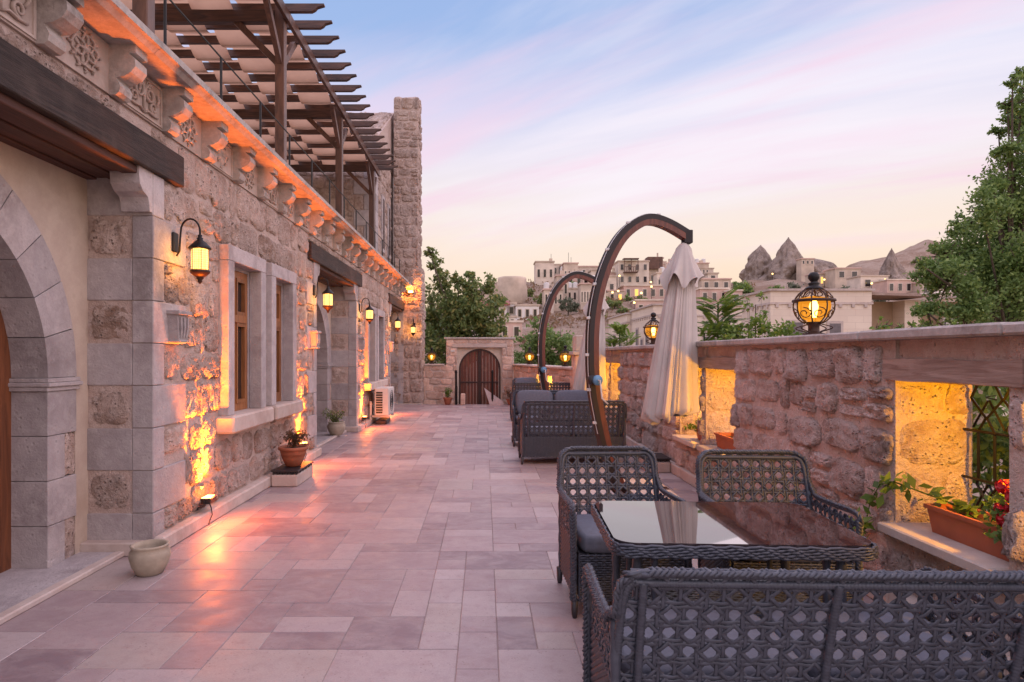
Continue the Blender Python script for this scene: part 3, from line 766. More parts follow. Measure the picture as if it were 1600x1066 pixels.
for y_ in (17.9, 19.0):
    w = MB().box(-2.88, -2.79, y_, y_ + .45, 4.4, 6.0, .01).build('window', M['grey'], upper); MB().box(-2.80, -2.785, y_ + .09, y_ + .36, 4.5, 5.9).build('pane', M['glass'], w)
roof_st = courses(-6.5, -2.86, 17.0, 20.4, (.3, .45), (.35, .6), [], rr, .02)
sl_ = (9.3 - 7.2) / 3.6
for (a, b_, c_, d_) in roof_st:
    ce = ((a + b_) / 2, (c_ + d_) / 2, 7.19 + ((c_ + d_) / 2 - 17) * sl_); nn = Vector((0, -sl_, 1)).normalized(); vv = Vector((0, 1, sl_)).normalized()
    inst('rubble_stone', rr.choice(STONES['rubble']), upper, frame3(ce, (1, 0, 0), vv, nn) @ Matrix.Diagonal((b_ - a, (d_ - c_) * 1.15, .07, 1)))
tower = thing('stone_tower', 'tall narrow rubble stone tower rising past the end of the terrace', 'tower', (-2.3, 20, 0))
tw = MB(); tw.box(-2.75, -1.87, 19.83, 20.6, 0, 4.2); tw.box(-2.75, -1.99, 19.83, 20.6, 4.2, 9.45); tw = tw.build('core', M['mortar'], tower)
for (a, b_, c_, d_) in ((-2.75, -1.86, 0, 4.2), (-2.76, -1.98, 4.2, 9.5)):
    su = courses(a, b_, c_, d_, (.22, .42), (.2, .5), [], rr, .03); lay(su, 'rubble', tw, (0, 19.83, 0), (1, 0, 0), (0, 0, 1), (0, -1, 0), (.02, .06), rr)
    su = courses(19.83, 20.6, c_, d_, (.22, .42), (.25, .5), [], rr, .03); lay(su, 'rubble', tw, (b_ - .012, 0, 0), (0, 1, 0), (0, 0, 1), (1, 0, 0), (.02, .05), rr)
su = courses(-2.74, -1.99, 19.85, 20.6, (.25, .4), (.25, .4), [], rr, .02); lay(su, 'rubble', tw, (0, 0, 9.45), (1, 0, 0), (0, 1, 0), (0, 0, 1), (.04, .09), rr)

# ================================================================== PERGOLA AND RAILING ON THE ROOF TERRACE
perg = thing('pergola', 'dark red timber pergola with woven tan cloth strips on the roof terrace', 'pergola', (-4, 10, ST1))
PX, PZ = -2.80, 6.18; PY = [1.75, 5.37, 8.99, 12.61, 16.25]
for x in (PX, -6.6):
    for y in PY:
        MB().box(x - .065, x + .065, y - .065, y + .065, ST1 + .001, PZ + .2, .008).build('post', M['pergola'], perg)
        for s in (-1, 1):
            br = MB(); br.prism([(x - .035, y + s * .066, PZ - .62), (x - .035, y + s * .066, PZ - .50), (x - .035, y + s * .56, PZ - .003), (x - .035, y + s * .68, PZ - .003)], (.07, 0, 0)); br.build('brace', M['pergola'], perg)
        if x == PX:
            MB().prism([(x - .066, y - .035, PZ - .62), (x - .066, y - .035, PZ - .50), (x - .56, y - .035, PZ - .003), (x - .68, y - .035, PZ - .003)], (0, .07, 0)).build('brace', M['pergola'], perg)
    for ya, yb in zip([1.2] + PY[1:], PY[1:] + [16.8]):
        MB().box(x + (.067 if x == PX else -.12), x + (.12 if x == PX else -.067), ya + .003, yb - .003, PZ, PZ + .15, .006).build('edge_beam', M['pergola'], perg)
for y in PY: MB().box(-6.9, PX - .068, y - .055, y + .055, PZ - .02, PZ + .15, .006).build('cross_beam', M['rafter'], perg)
SPC = .4525; RY = [1.35 + SPC * i for i in range(35)]
tip = [(0, 0), (0, .11), (.60, .11), (.60, .09), (.50, .06), (.47, .025), (.42, .0)]
raf = MB(); L0 = 4.2
raf.prism([(-L0, -.035, 0), (-L0, -.035, .11)] + [(a, -.035, z) for a, z in tip[2:]], (0, .07, 0)); rafm = raf.mesh('rafter', M['rafter'])
for y in RY: inst('rafter', rafm, perg, Matrix.Translation((PX, y, PZ + .16)))
SWD = .58
for j in range(6):
    x0 = PX - .06 - j * (SWD + .012)
    b = MB(); n = len(RY) * 8
    def fs(u, v, j=j, x0=x0):
        y = RY[0] - .2 + u * (RY[-1] - RY[0] + .4); ph = (y - RY[0]) / SPC
        z = PZ + .215 + .088 * math.cos(PI * ph) * (1 if j % 2 else -1) - .02 * (.5 - .5 * math.cos(2 * PI * ph)) * math.sin(PI * v)
        return (x0 - v * SWD, y, z)
    b.grid(fs, n, 5); b.build('shade_strip', M['shade'], perg, smooth=True)
rail = thing('roof_railing', 'thin black iron railing along the roof terrace edge', 'railing', (-2.45, 10, ST1))
ys_ = [5.03 + 1.07 * i for i in range(-4, 14)]
for y in ys_: MB().tube([(XF, y, ST1 + .001), (XF, y, 4.33)], .012, 6).build('post', M['iron'], rail)
MB().tube([(XF, ys_[0] - .3, 4.335), (XF, ys_[-1] + .3, 4.335)], .009, 6).build('handrail', M['iron'], rail)

# ================================================================== TERRACE WALL (right)
XR = 2.52; WT = 1.59
rwall = thing('terrace_wall', 'rough pink stone parapet with lit niches beside the terrace', 'wall', (2.75, 7, 0))
NICHE = [(2.06, 2.87), (3.0, 3.83), (6.27, 7.11), (7.25, 8.05), (11.6, 12.42), (12.56, 13.36)]
NZ0, NZ1 = .50, 1.34; YE = 13.9; X2 = 2.98
c = MB(); cur = .3
for (a, b_) in NICHE:
    c.box(XR, X2, cur, a, 0, WT); c.box(XR, X2, a, b_, 0, NZ0 - .06); c.box(XR + .02, X2, a, b_, NZ1 + .02, WT); cur = b_
c.box(XR, X2, cur, YE, 0, WT)
rcore = c.build('core', M['mortar_r'], rwall)
hol = [(a, b_, NZ0 - .06, NZ1 + .02) for a, b_ in NICHE] + [(a - .09, b_ + .07, NZ1, WT + .1) for a, b_ in NICHE]
st = courses(.9, YE, .10, WT - .015, (.20, .36), (.16, .50), hol, random.Random(41), .03)
st = [(-b_, -a, c_, d_) for a, b_, c_, d_ in st]
lay(st, 'wallstone', rcore, (XR, 0, 0), (0, -1, 0), (0, 0, 1), (-1, 0, 0), (.022, .058), random.Random(42))
rr = random.Random(43)
for (a, b_) in NICHE:
    # jamb stones inside the opening
    for sg, y in ((-1, b_), (1, a)):
        su = courses(XR + .02, X2 - .01, NZ0, NZ1, (.26, .40), (.40, .6), [], rr, .008)
        if sg < 0: lay(su, 'wallstone', rcore, (0, y, 0), (1, 0, 0), (0, 0, 1), (0, -1, 0), (.006, .018), rr)
        else: lay([(-q[1], -q[0], q[2], q[3]) for q in su], 'wallstone', rcore, (0, y, 0), (-1, 0, 0), (0, 0, 1), (0, 1, 0), (.01, .03), rr)
    MB().box(XR - .10, X2 + .03, a + .0, b_ + .02, NZ0 - .058, NZ0, .008).build('niche_sill', M['plinth'], rwall)
    n = 14; ph = rr.uniform(0, 6)
    MB().tube([(XR + .03, a - .10 + (b_ - a + .19) * i / n, NZ1 + .075 + .003 * math.sin(i * .9 + ph)) for i in range(n + 1)], lambda q, ph=ph: (.072 + .002 * math.sin(9 * q + ph), .088 + .004 * math.sin(7 * q + ph * 2)), 4, flat=(1, 0, 0)).build('old_lintel', M['oldwood'], rwall)
    MB().box(XR + .12, X2 - .02, a, b_, NZ1 + .001, NZ1 + .06, .006).build('lintel_plank', M['oldwood'], rwall)
y = .3
while y < YE - .01:
    y2 = min(YE, y + rr.uniform(1.1, 1.45))
    MB().box(XR - .085, X2 + .06, y + .003, y2 - .003, WT + .001, WT + .062 + rr.uniform(-.003, .003), .012).build('coping_stone', M['slabstone'], rwall); y = y2
y = .3
while y < YE - .01:
    y2 = min(YE, y + rr.uniform(.8, 1.1)); MB().box(XR - .085, XR + .1, y + .002, y2 - .002, 0, .125, .01).build('plinth_stone', M['plinth'], rwall); y = y2
# end pillar
pil = thing('stone_pillar', 'pale square stone pillar at the far end of the terrace wall', 'pillar', (2.35, 14.2, 0))
MB().box(2.03, 2.62, 13.92, 14.5, 0, 1.50, .02).build('shaft', M['gatestone'], pil)
MB().box(1.98, 2.67, 13.87, 14.55, 1.5, 1.58, .012).build('ledge', M['plinth'], pil)
MB().box(2.05, 2.60, 13.94, 14.48, 1.58, 1.93, .015).build('cap_block', M['cream'], pil)
# low stone blocks with black trays
def pedestal(x0, x1, y0, y1, label):
    p = thing('stone_pedestal', label, 'pedestal', ((x0 + x1) / 2, (y0 + y1) / 2, 0))
    MB().box(x0, x1, y0, y1, 0, .135, .012).build('block', M['plinth'], p); return p
pedestal(-2.37, -2.07, 7.28, 7.95, 'low pale stone block carrying a black tray and terracotta pot')
pedestal(2.13, 2.43, 8.15, 8.62, 'low stone block carrying a black tray below the umbrella')
def tray(x0, x1, y0, y1, label):
    p = thing('black_tray', label, 'tray', ((x0 + x1) / 2, (y0 + y1) / 2, .136))
    MB().box(x0 - .02, x1 + .02, y0 - .02, y1 + .02, .165, .185, .004).build('top_plate', M['black'], p)
    m = MB(); n = 60; per = []
    for i in range(n): 
        f = i / n * 4; k = int(f); g = f - k
        per.append([(x0 + (x1 - x0) * g, y0), (x1, y0 + (y1 - y0) * g), (x1 - (x1 - x0) * g, y1), (x0, y1 - (y1 - y0) * g)][k])
    for i, (x, y) in enumerate(per): m.tube([(x, y, .164), (x, y, .137 + .006 * (i % 3))], .008, 5)
    m.build('fringe', M['black'], p)['kind'] = 'stuff'; return p
tray(-2.35, -2.08, 7.30, 7.92, 'thin black tray under the terracotta pot of dry plants')
tray(2.14, 2.42, 8.17, 8.60, 'thin black tray on the stone block by the parapet')
# iron trellis behind the nearest open niche, and behind its neighbour
def trellis(a, b_, label):
    p = thing('iron_trellis', label, 'trellis', (X2 - .06, (a + b_) / 2, NZ0)); x = X2 - .055
    n = 7; sp = (b_ - a) / n
    for i in range(1, n):
        y = a + i * sp; m = MB()
        d = .055 if i % 2 else -.055
        m.tube([(x, y, NZ0 + .0), (x, y, NZ0 + .10), (x, y + d, NZ0 + .17), (x, y - d * .2, NZ0 + .25), (x, y, NZ0 + .30), (x, y, NZ1 - .28), (x, y + d, NZ1 - .2), (x, y - d, NZ1 - .09), (x, y, NZ1)], .009, 4)
        m.tube([(x + .012, y - d, NZ1 - .26), (x + .012, y + d, NZ1 - .10)], .008, 4); m.tube([(x + .012, y - d, NZ0 + .08), (x + .012, y + d, NZ0 + .26)], .008, 4)
        m.build('bar', M['iron'], p)
    for z in (NZ0 + .28, NZ1 - .28): MB().tube([(x - .01, a, z), (x - .01, b_, z)], .008, 4).build('rail', M['iron'], p)
trellis(3.0, 3.83, 'black iron trellis in the niche with the red flowers'); trellis(2.06, 2.87, 'black iron trellis in the niche nearest the wicker sofa')

# ================================================================== GATE AND THE FAR WALLS
gate = thing('gate_wall', 'pink stone gateway wall around the arched wooden gate', 'wall', (-.1, 20.1, 0))
GC, GR, GS, GB = -.09, .66, 1.04, -.35; GY = 20.0
g = MB()
g.box(-1.14, GC - .70, GY, GY + .4, GB, 2.0); g.box(GC + .70, .96, GY, GY + .4, GB, 2.0); g.box(GC - .70, GC + .70, GY, GY + .4, 1.75, 2.0); g.box(-1.87, -1.14, GY, GY + .4, GB, 1.17)
gcore = g.build('core', M['mortar'], gate)
rr = random.Random(51)
su = courses(-1.86, .95, GB, 1.985, (.2, .27), (.24, .46), [(-2, -1.14, 1.17, 3), (GC - .70, GC + .70, -1, 1.86), (-.86, .68, 1.73, 1.86)], rr, .016)
lay(su, 'gatestone', gcore, (0, GY, 0), (1, 0, 0), (0, 0, 1), (0, -1, 0), (.012, .03), rr, 'wall_stone')
su = courses(GY, GY + .4, 1.2, 1.98, (.2, .27), (.24, .4), [], rr, .016)
lay(su, 'gatestone', gcore, (.96, 0, 0), (0, 1, 0), (0, 0, 1), (1, 0, 0), (.01, .02), rr, 'wall_stone')
MB().box(-1.20, 1.02, GY - .05, GY + .45, 2.0, 2.055, .01).build('coping', M['slabstone'], gate); MB().box(-1.87, -1.2, GY - .05, GY + .45, 1.172, 1.225, .01).build('coping', M['plinth'], gate)
MB().box(GC - .86, GC + .86, GY - .025, GY + .1, 1.735, 1.86, .01).build('stone_lintel', M['plinth'], gate)
sp = MB()
for i in range(20):
    a0, a1 = PI * i / 20, PI * (i + 1) / 20
    p = lambda a: (GC + (GR + .0) * math.cos(a), GS + GR * math.sin(a))
    sp.prism([(p(a0)[0], GY + .10, p(a0)[1]), (p(a1)[0], GY + .10, p(a1)[1]), (p(a1)[0], GY + .10, 1.76), (p(a0)[0], GY + .10, 1.76)], (0, .2, 0))
for s in (-1, 1):
    x0, x1 = sorted((GC + s * GR, GC + s * .705)); sp.box(x0, x1, GY + .1, GY + .3, GB, 1.76)
sp.build('spandrel', M['cream'], gate)
MB().box(-1.0, -.87, GY - .045, GY - .02, 1.60, 1.66, .004).build('plaque', M['white'], gate)
door = thing('arched_gate', 'red brown arched double gate of vertical boards', 'gate', (GC, GY + .16, GB))
nb = 12; bwid = 2 * (GR - .06) / nb
for i in range(nb):
    x0 = GC - GR + .06 + i * bwid; x1 = x0 + bwid - .006
    zt = lambda x: GS + math.sqrt(max(0, (GR - .05) ** 2 - (x - GC) ** 2))
    MB().prism([(x0, GY + .155, GB + .02), (x1, GY + .155, GB + .02), (x1, GY + .155, zt(x1)), ((x0 + x1) / 2, GY + .155, zt((x0 + x1) / 2)), (x0, GY + .155, zt(x0))], (0, .035, 0)).build('board', M['gatewood'], door)
rim = [(GC + (GR - .03) * math.cos(PI * i / 24), GY + .15, GS + (GR - .03) * math.sin(PI * i / 24)) for i in range(25)]
MB().tube([(GC + GR - .03, GY + .15, GB)] + rim + [(GC - GR + .03, GY + .15, GB)], .04, 4, flat=(0, 1, 0)).build('rim', M['gatedark'], door)
MB().box(GC - .05, GC + .05, GY + .115, GY + .15, GB + .02, GS + GR - .06, .006).build('centre_stile', M['gatedark'], door)
MB().box(GC - GR + .07, GC + GR - .07, GY + .12, GY + .152, .62, .67, .004).build('rail', M['gatedark'], door)
step = MB().box(-1.87, 1.5, 19.502, 20.0, -2.4, -.35).build('gate_step', M['plinth']); tag(step, kind='structure')
MB().box(-.62, .5, 19.6, 20.0, -.349, -.19, .01).build('lower_step', M['plinth'], step)
# diagonal wall between gate and pillar
dw = thing('low_far_wall', 'low pale stone wall with round lanterns running from gate to pillar', 'wall', (1.5, 17, 0))
A_, B_ = Vector((.97, 19.98, 0)), Vector((2.04, 14.3, 0)); dd = (B_ - A_); Lw = dd.length; dd.normalize(); nn = Vector((-dd.y * -1, dd.x * -1, 0)); nn = Vector((dd.y, -dd.x, 0)); 
if nn.x > 0: nn = -nn
def wallbox(s0, s1, z0, z1, t0=0, t1=.4, name='core', mat='mortar', b=0, par=dw):
    m = MB(); m.box(s0, s1, t0, t1, z0, z1, b); m.v = [tuple(A_ + dd * x - nn * y + Vector((0, 0, z))) for x, y, z in m.v]; return m.build(name, M[mat], par)
no = [(2.7, 3.3), (3.7, 4.2)]
cur = 0; cores = []
for (a, b_) in no: cores.append(wallbox(cur, a, -.3, 1.17)); wallbox(a, b_, -.3, .45); wallbox(a, b_, .98, 1.17); cur = b_
wallbox(cur, Lw, -.3, 1.17)
su = courses(0, Lw, 0, 1.17, (.22, .3), (.25, .45), [(a, b_, .45, 1.0) for a, b_ in no], rr, .02)
uu = dd if dd.cross(Vector((0, 0, 1))).dot(nn) > 0 else -dd
su2 = su if uu == dd else [(-q[1], -q[0], q[2], q[3]) for q in su]
lay(su2, 'gatestone', cores[0], A_, uu, (0, 0, 1), nn, (.01, .03), rr, 'wall_stone')
s = 0
while s < Lw - .01:
    s2 = min(Lw, s + 1.1); wallbox(s + .003, s2 - .003, 1.171, 1.225, -.05, .45, 'coping_stone', 'plinth', .01); s = s2
# handrail posts at the gate step
for x, lab in ((-.80, 'short black iron post left of the arched gate beside the small potted shrub'), (.30, 'short black iron post before the arched gate beside the pale slab')):
    p = thing('iron_post', lab, 'post', (x, 19.35, 0))
    MB().tube([(x, 19.35, .0), (x, 19.35, .96)], .035, 8).build('shaft', M['iron'], p); MB().lathe([(.035, 0), (.05, .02), (.03, .04), (.045, .065), (.0, .095)], 8, (x, 19.35, .96)).build('finial', M['iron'], p, smooth=True)
    MB().tube([(x, 19.36, .86), (x, 19.75, .60), (x, 19.95, .5)], .016, 6).build('handrail', M['iron'], p); MB().tube([(x, 19.9, -.35), (x, 19.9, .54)], .022, 6).build('lower_shaft', M['iron'], p)
t_ = thing('leaning_slab', 'pale triangular stone slab leaning in front of the gate', 'slab', (.3, 19.3, 0))
MB().prism([(.05, 19.42, .50), (.22, 19.30, .001), (.64, 19.28, .001), (.62, 19.30, .10)], (.0, .06, .0)).build('slab', M['concrete'], t_)
tb = tag(MB().box(-.66, -.52, 19.25, 19.40, .001, .34, .02).build('carved_stone', M['gatestone']), 'small upright pink stone beside the black gate post', 'stone')

# ================================================================== SMALL THINGS ON THE TERRACE
def leaves(name, mat, parent, pts, size, r, world=True, flatten=.0, droop=0):
    """many leaf-sized blades in one part; pts = list of (point, scale)"""
    n = len(pts); P = np.array([tuple(p[0]) for p in pts]); S = np.array([p[1] for p in pts]) * size
    g = np.random.default_rng(r.randrange(1 << 30))
    d = g.normal(size=(n, 3)); d[:, 2] -= droop; d /= np.linalg.norm(d, axis=1)[:, None]
    q = g.normal(size=(n, 3)); q[:, 2] += flatten; q -= d * (q * d).sum(1)[:, None]; q /= np.linalg.norm(q, axis=1)[:, None]
    s_ = np.cross(q, d); S = (S * g.uniform(.7, 1.3, n))[:, None]
    V = np.stack([P - d * S * .5, P + s_ * S * .26 + q * S * .05, P + d * S * .55, P - s_ * S * .26 + q * S * .05], 1).reshape(-1, 3)
    if world and parent is not None: V = V - np.array(wloc(parent))
    me = bpy.data.meshes.new(name); me.vertices.add(4 * n); me.vertices.foreach_set('co', V.astype(np.float32).ravel())
    me.loops.add(4 * n); me.loops.foreach_set('vertex_index', np.arange(4 * n, dtype=np.int32)); me.polygons.add(n)
    me.polygons.foreach_set('loop_start', np.arange(0, 4 * n, 4, dtype=np.int32)); me.polygons.foreach_set('loop_total', np.full(n, 4, np.int32))
    a = me.attributes.new('rnd', 'FLOAT', 'POINT')
    cl = np.repeat(np.clip(g.normal(.45, .28, n), 0, 1), 4); a.data.foreach_set('value', cl.astype(np.float32))
    me.materials.append(mat); me.update(calc_edges=True); me.validate()
    o = bpy.data.objects.new(name, me); COL.objects.link(o); o.parent = parent; return o
def potted(name, label, loc, prof, mat, foliage=None, group=None, cat='plant pot'):
    p = thing(name, label, cat, loc, group); x, y, z = loc
    MB().lathe(prof, 28, (x, y, z)).build('pot', mat, p, smooth=True)
    top = max(q[1] for q in prof); ri = min(q[0] for q in prof[-3:]) if foliage else 0
    if foliage:
        rim = [q for q in prof if abs(q[1] - top) < .02][0][0]
        MB().lathe([(rim * .86, top - .03), (.0, top - .02)], 20, (x, y, z)).build('soil', M['soil'], p)
        m, n, R, H, sz, sd = foliage; rq = random.Random(sd); pts = []; stems = MB()
        for _ in range(9):
            a = rq.uniform(0, 6.28); e = rq.uniform(.3, 1) * R; hh = rq.uniform(.5, 1) * H
            path = [Vector((x, y, z + top - .02)), Vector((x + e * .45 * math.cos(a), y + e * .45 * math.sin(a), z + top + hh * .6)), Vector((x + e * math.cos(a), y + e * math.sin(a), z + top + hh))]
            stems.tube(path, .005, 4)
            for k in range(n // 9):
                f = rq.random() ** .6; q = path[0].lerp(path[1], f).lerp(path[1].lerp(path[2], f), f)
                pts.append((q + Vector((rq.gauss(0, .03), rq.gauss(0, .03), rq.gauss(0, .025))), 1))
        stems.build('stem', M['bark'], p); leaves('foliage', m, p, pts, sz, rq)
    return p
round_pot = [(.075, 0), (.085, .004), (.115, .06), (.132, .12), (.128, .155), (.112, .178), (.120, .188), (.124, .198), (.115, .203), (.100, .196), (.095, .17), (.09, .06), (.0, .05)]
potted('clay_pot', 'empty round pale clay pot on the floor by the porch pier', (-2.24, 4.40, .001), round_pot, M['claypot'])
tpot = [(.075, 0), (.09, .005), (.13, .10), (.15, .17), (.155, .19), (.172, .195), (.175, .225), (.16, .232), (.15, .21), (.14, .12), (.0, .08)]
potted('potted_plant', 'terracotta pot of dry brown plants on the black tray', (-2.21, 7.60, .187), tpot, M['terracotta'], (M['leafbrown'], 500, .17, .2, .035, 4))
potted('potted_plant', 'round clay pot with dark trailing plant in the second porch', (-2.66, 11.75, .037), [(q[0] * 1.25, q[1] * 1.2) for q in round_pot], M['claypot'], (M['leafdark'], 350, .24, .22, .04, 5))
potted('potted_plant', 'small terracotta pot with a green shrub by the gate wall', (-1.05, 19.3, .001), [(q[0] * .8, q[1] * .95) for q in tpot], M['terracotta'], (M['leafbright'], 300, .10, .30, .05, 6))
potted('potted_plant', 'terracotta pot with yellowing plant right of the arched gate', (.86, 19.2, .001), [(q[0] * .9, q[1] * .8) for q in tpot], M['terracotta'], (M['leafbrown'], 260, .16, .3, .05, 7))
def planter(y0, y1, x0, z, label, fol, flowers=False, sd=1):
    p = thing('window_box', label, 'planter', (x0 + .1, (y0 + y1) / 2, z)); w = .19; h = .155
    ring = lambda i, zz: [(x0 + i, y0 + i, zz), (x0 + w - i, y0 + i, zz), (x0 + w - i, y1 - i, zz), (x0 + i, y1 - i, zz)]
    loops = [ring(.022, z), ring(.004, z + h * .86), ring(-.008, z + h * .86), ring(-.008, z + h), ring(.012, z + h), ring(.02, z + h - .04)]
    m = MB(); m.add([q for l in loops for q in l], [(k * 4 + i, k * 4 + (i + 1) % 4, k * 4 + 4 + (i + 1) % 4, k * 4 + 4 + i) for k in range(5) for i in range(4)] + [(3, 2, 1, 0)]); m.build('box', M['planter'], p)
    MB().add(ring(.019, z + h - .035), [(0, 1, 2, 3)]).build('soil', M['soil'], p)
    rq = random.Random(sd); pts = []; fl = MB(); stems = MB()
    for (cy, cx, n, R, H) in fol:
        for k in range(n):
            a = rq.uniform(0, 6.28); e = R * math.sqrt(rq.random()); hh = H * rq.random() - e * .3
            pts.append((Vector((x0 + cx + e * math.cos(a), cy + e * math.sin(a), z + h - .02 + hh)), 1))
        for k in range(6): stems.tube([(x0 + cx, cy, z + h - .04), (x0 + cx + rq.gauss(0, R * .5), cy + rq.gauss(0, R * .5), z + h + H * .7)], .004, 4)
    if pts: stems.build('stem', M['leafbright'], p); leaves('foliage', M['leafbright'], p, pts, .048, rq, flatten=1.5)
    if flowers:
        for (fy, fx, fz) in ((3.06, .02, .17), (3.10, .0, .10), (3.05, -.03, .06), (3.13, .03, .20)):
            m = MB()
            for k in range(26):
                d = Vector((rq.gauss(0, 1), rq.gauss(0, 1), rq.gauss(0, 1))).normalized(); c_ = Vector((x0 + fx, fy, z + h + fz)) + d * .026; s_ = d.orthogonal().normalized() * .018; t2 = d.cross(s_)
                m.add([c_ - s_ - t2, c_ + s_ - t2 + d * .006, c_ + s_ + t2, c_ - s_ + t2 + d * .006], [(0, 1, 2, 3)])
            m.build('flower', M['redpetal'], p)
    return p
planter(3.03, 3.64, XR + .05, NZ0 + .001, 'terracotta window box with red geranium in the trellised niche', [(3.10, .05, 170, .12, .20), (3.02, -.01, 90, .08, .14)], True, 3)
planter(6.42, 6.98, XR + .05, NZ0 + .001, 'bare terracotta window box on the sill of the lit niche', [], False, 4)
planter(7.27, 7.62, XR + .05, NZ0 + .001, 'terracotta box with trailing greenery in the niche behind the umbrella', [(7.45, .05, 120, .12, .16), (7.6, -.06, 60, .07, .05)], False, 5)
planter(11.68, 12.2, XR + .05, NZ0 + .001, 'terracotta box with small plant in the far lit niche', [(11.9, .08, 110, .12, .16)], False, 6)
planter(2.1, 2.7, XR + .05, NZ0 + .001, 'terracotta window box in the niche nearest the wicker sofa', [(2.4, .08, 160, .2, .2)], False, 8)
# creeper hanging over the near niche sill
vine = thing('creeper', 'yellow green creeper trailing over the niche jamb and wall', 'plant', (XR + .1, 3.66, NZ0 + .1)); rq = random.Random(9); pts = []
path = [Vector((XR + .22, 3.48, NZ0 + .14)), Vector((XR + .08, 3.62, NZ0 + .20)), Vector((XR - .07, 3.74, NZ0 + .26)), Vector((XR - .10, 3.82, NZ0 + .23)), Vector((XR - .11, 3.90, NZ0 + .10)), Vector((XR - .11, 3.94, NZ0 - .02)), Vector((XR - .11, 3.97, NZ0 - .10))]
MB().tube(path, .004, 4).build('stem', M['leafbright'], vine)
for k in range(95):
    f = rq.random() ** 1.5 * (len(path) - 1); i = min(int(f), len(path) - 2); pts.append((path[i].lerp(path[i + 1], f - i) + Vector((rq.gauss(-.01, .022), rq.gauss(0, .035), rq.gauss(0, .035))), 1))
leaves('foliage', M['leafbright'], vine, pts, .075, rq, flatten=.6)

# outdoor air-conditioning unit
ac = thing('air_conditioner', 'white outdoor air conditioner on a wall bracket under the far window pair', 'air conditioner', (-2.2, 14.1, .1))
body = MB().box(-2.30, -2.0, 13.75, 14.55, .2, .79, .012).build('casing', M['white'], ac)
for zz in range(9):
    MB().box(-2.27, -2.13, 13.742, 13.752, .25 + zz * .053, .285 + zz * .053).build('louvre', M['black'], body)
MB().box(-1.998, -1.99, 13.80, 14.5, .24, .75, .003).build('fan_panel', M['white'], ac)
fan = MB()
for k in range(5): fan.tube([(-1.985, 14.12 + (.05 + .045 * k) * math.cos(q * PI / 12), .5 + (.05 + .045 * k) * math.sin(q * PI / 12)) for q in range(24)], .004, 4, True)
fan.build('fan_grille', M['black'], ac)
for y in (13.85, 14.45): MB().box(-2.40, -1.99, y - .02, y + .02, .155, .195).build('bracket', M['white'], ac); 
MB().box(-2.42, -2.375, 13.83, 13.87, .1, .5).build('wall_rail', M['white'], ac); MB().box(-2.3, -2.05, 13.8, 14.4, .002, .10, .02).build('base', M['black'], ac)
# ================================================================== LAMPS
def point(name, loc, power, col, rad=.04, parent=None, spot=None, direction=None, blend=.7):
    l = bpy.data.lights.new(name, 'SPOT' if spot else 'POINT'); l.energy = power; l.color = col; l.shadow_soft_size = rad
    if spot: l.spot_size = math.radians(spot); l.spot_blend = blend
    o = bpy.data.objects.new(name, l); COL.objects.link(o); o.location = loc
    if direction is not None: o.rotation_euler = Vector(direction).to_track_quat('-Z', 'Y').to_euler()
    if parent is not None: o.parent = parent
    return o
def make_lantern():
    p = thing('wall_lantern', 'x', 'lantern')
    B = lambda m, n, mat, sm=True: m.build(n, mat, p, smooth=sm, world=False)
    m = MB(); m.box(0, .02, -.045, .045, -.07, .09, .008); B(m, 'back_plate', M['iron'], False)
    hx = .21
    arm = [(.02, 0, -.10), (.045, 0, -.06), (.05, 0, .05), (.055, 0, .10)] + [(.055 + (hx - .055) / 2 * (1 - math.cos(PI * i / 10)), 0, .10 + .10 * math.sin(PI * i / 10)) for i in range(1, 11)] + [(hx, 0, .06)]
    B(MB().tube(arm, .008, 6), 'arm', M['iron'])
    B(MB().lathe([(.0, .075), (.018, .07), (.014, .05), (.026, .045), (.022, .03), (.045, .012), (.075, -.018), (.088, -.035), (.086, -.045), (.07, -.048)], 18, (hx, 0, 0)), 'cap', M['iron'])
    B(MB().lathe([(.062, -.048), (.066, -.06), (.066, -.20), (.062, -.212)], 20, (hx, 0, 0)), 'glass', M['lampglass'])
    m = MB()
    for k in range(6):
        a = k * PI / 3; m.tube([(hx + .07 * math.cos(a), .07 * math.sin(a), -.045), (hx + .07 * math.cos(a), .07 * math.sin(a), -.212)], .0035, 4)
    B(m, 'cage', M['rust_iron'])
    B(MB().lathe([(.07, -.212), (.078, -.22), (.076, -.235), (.05, -.26), (.028, -.272), (.03, -.28), (.016, -.295), (.018, -.305), (.0, -.33)], 18, (hx, 0, 0)), 'base_finial', M['rust_iron'])
    point('lamp_light', (hx, 0, -.13), 11.0, (1, .50, .14), .05, p)
    return p
lan = make_lantern()
LL = [((XF + .002, 5.17, 2.40), 0, 'lit iron wall lantern on the first porch pier above the clay pot'),
      ((XF + .002, 9.40, 2.44), 0, 'lit iron wall lantern before the second porch'),
      ((XF + .002, 12.80, 2.44), 0, 'lit iron wall lantern between the second porch and far windows'),
      ((XF + .002, 16.98, 2.44), 0, 'lit iron wall lantern at the third porch'),
      ((-2.12, 19.77, 2.40), -PI / 2, 'lit iron wall lantern on the rough tower')]
for i, (l, rz, lab) in enumerate(LL):
    o = lan if i == 0 else copy_tree(lan)
    o.location = l; o.rotation_euler = (0, 0, rz); o['label'] = lab; o['group'] = 'wall lanterns along the facade'
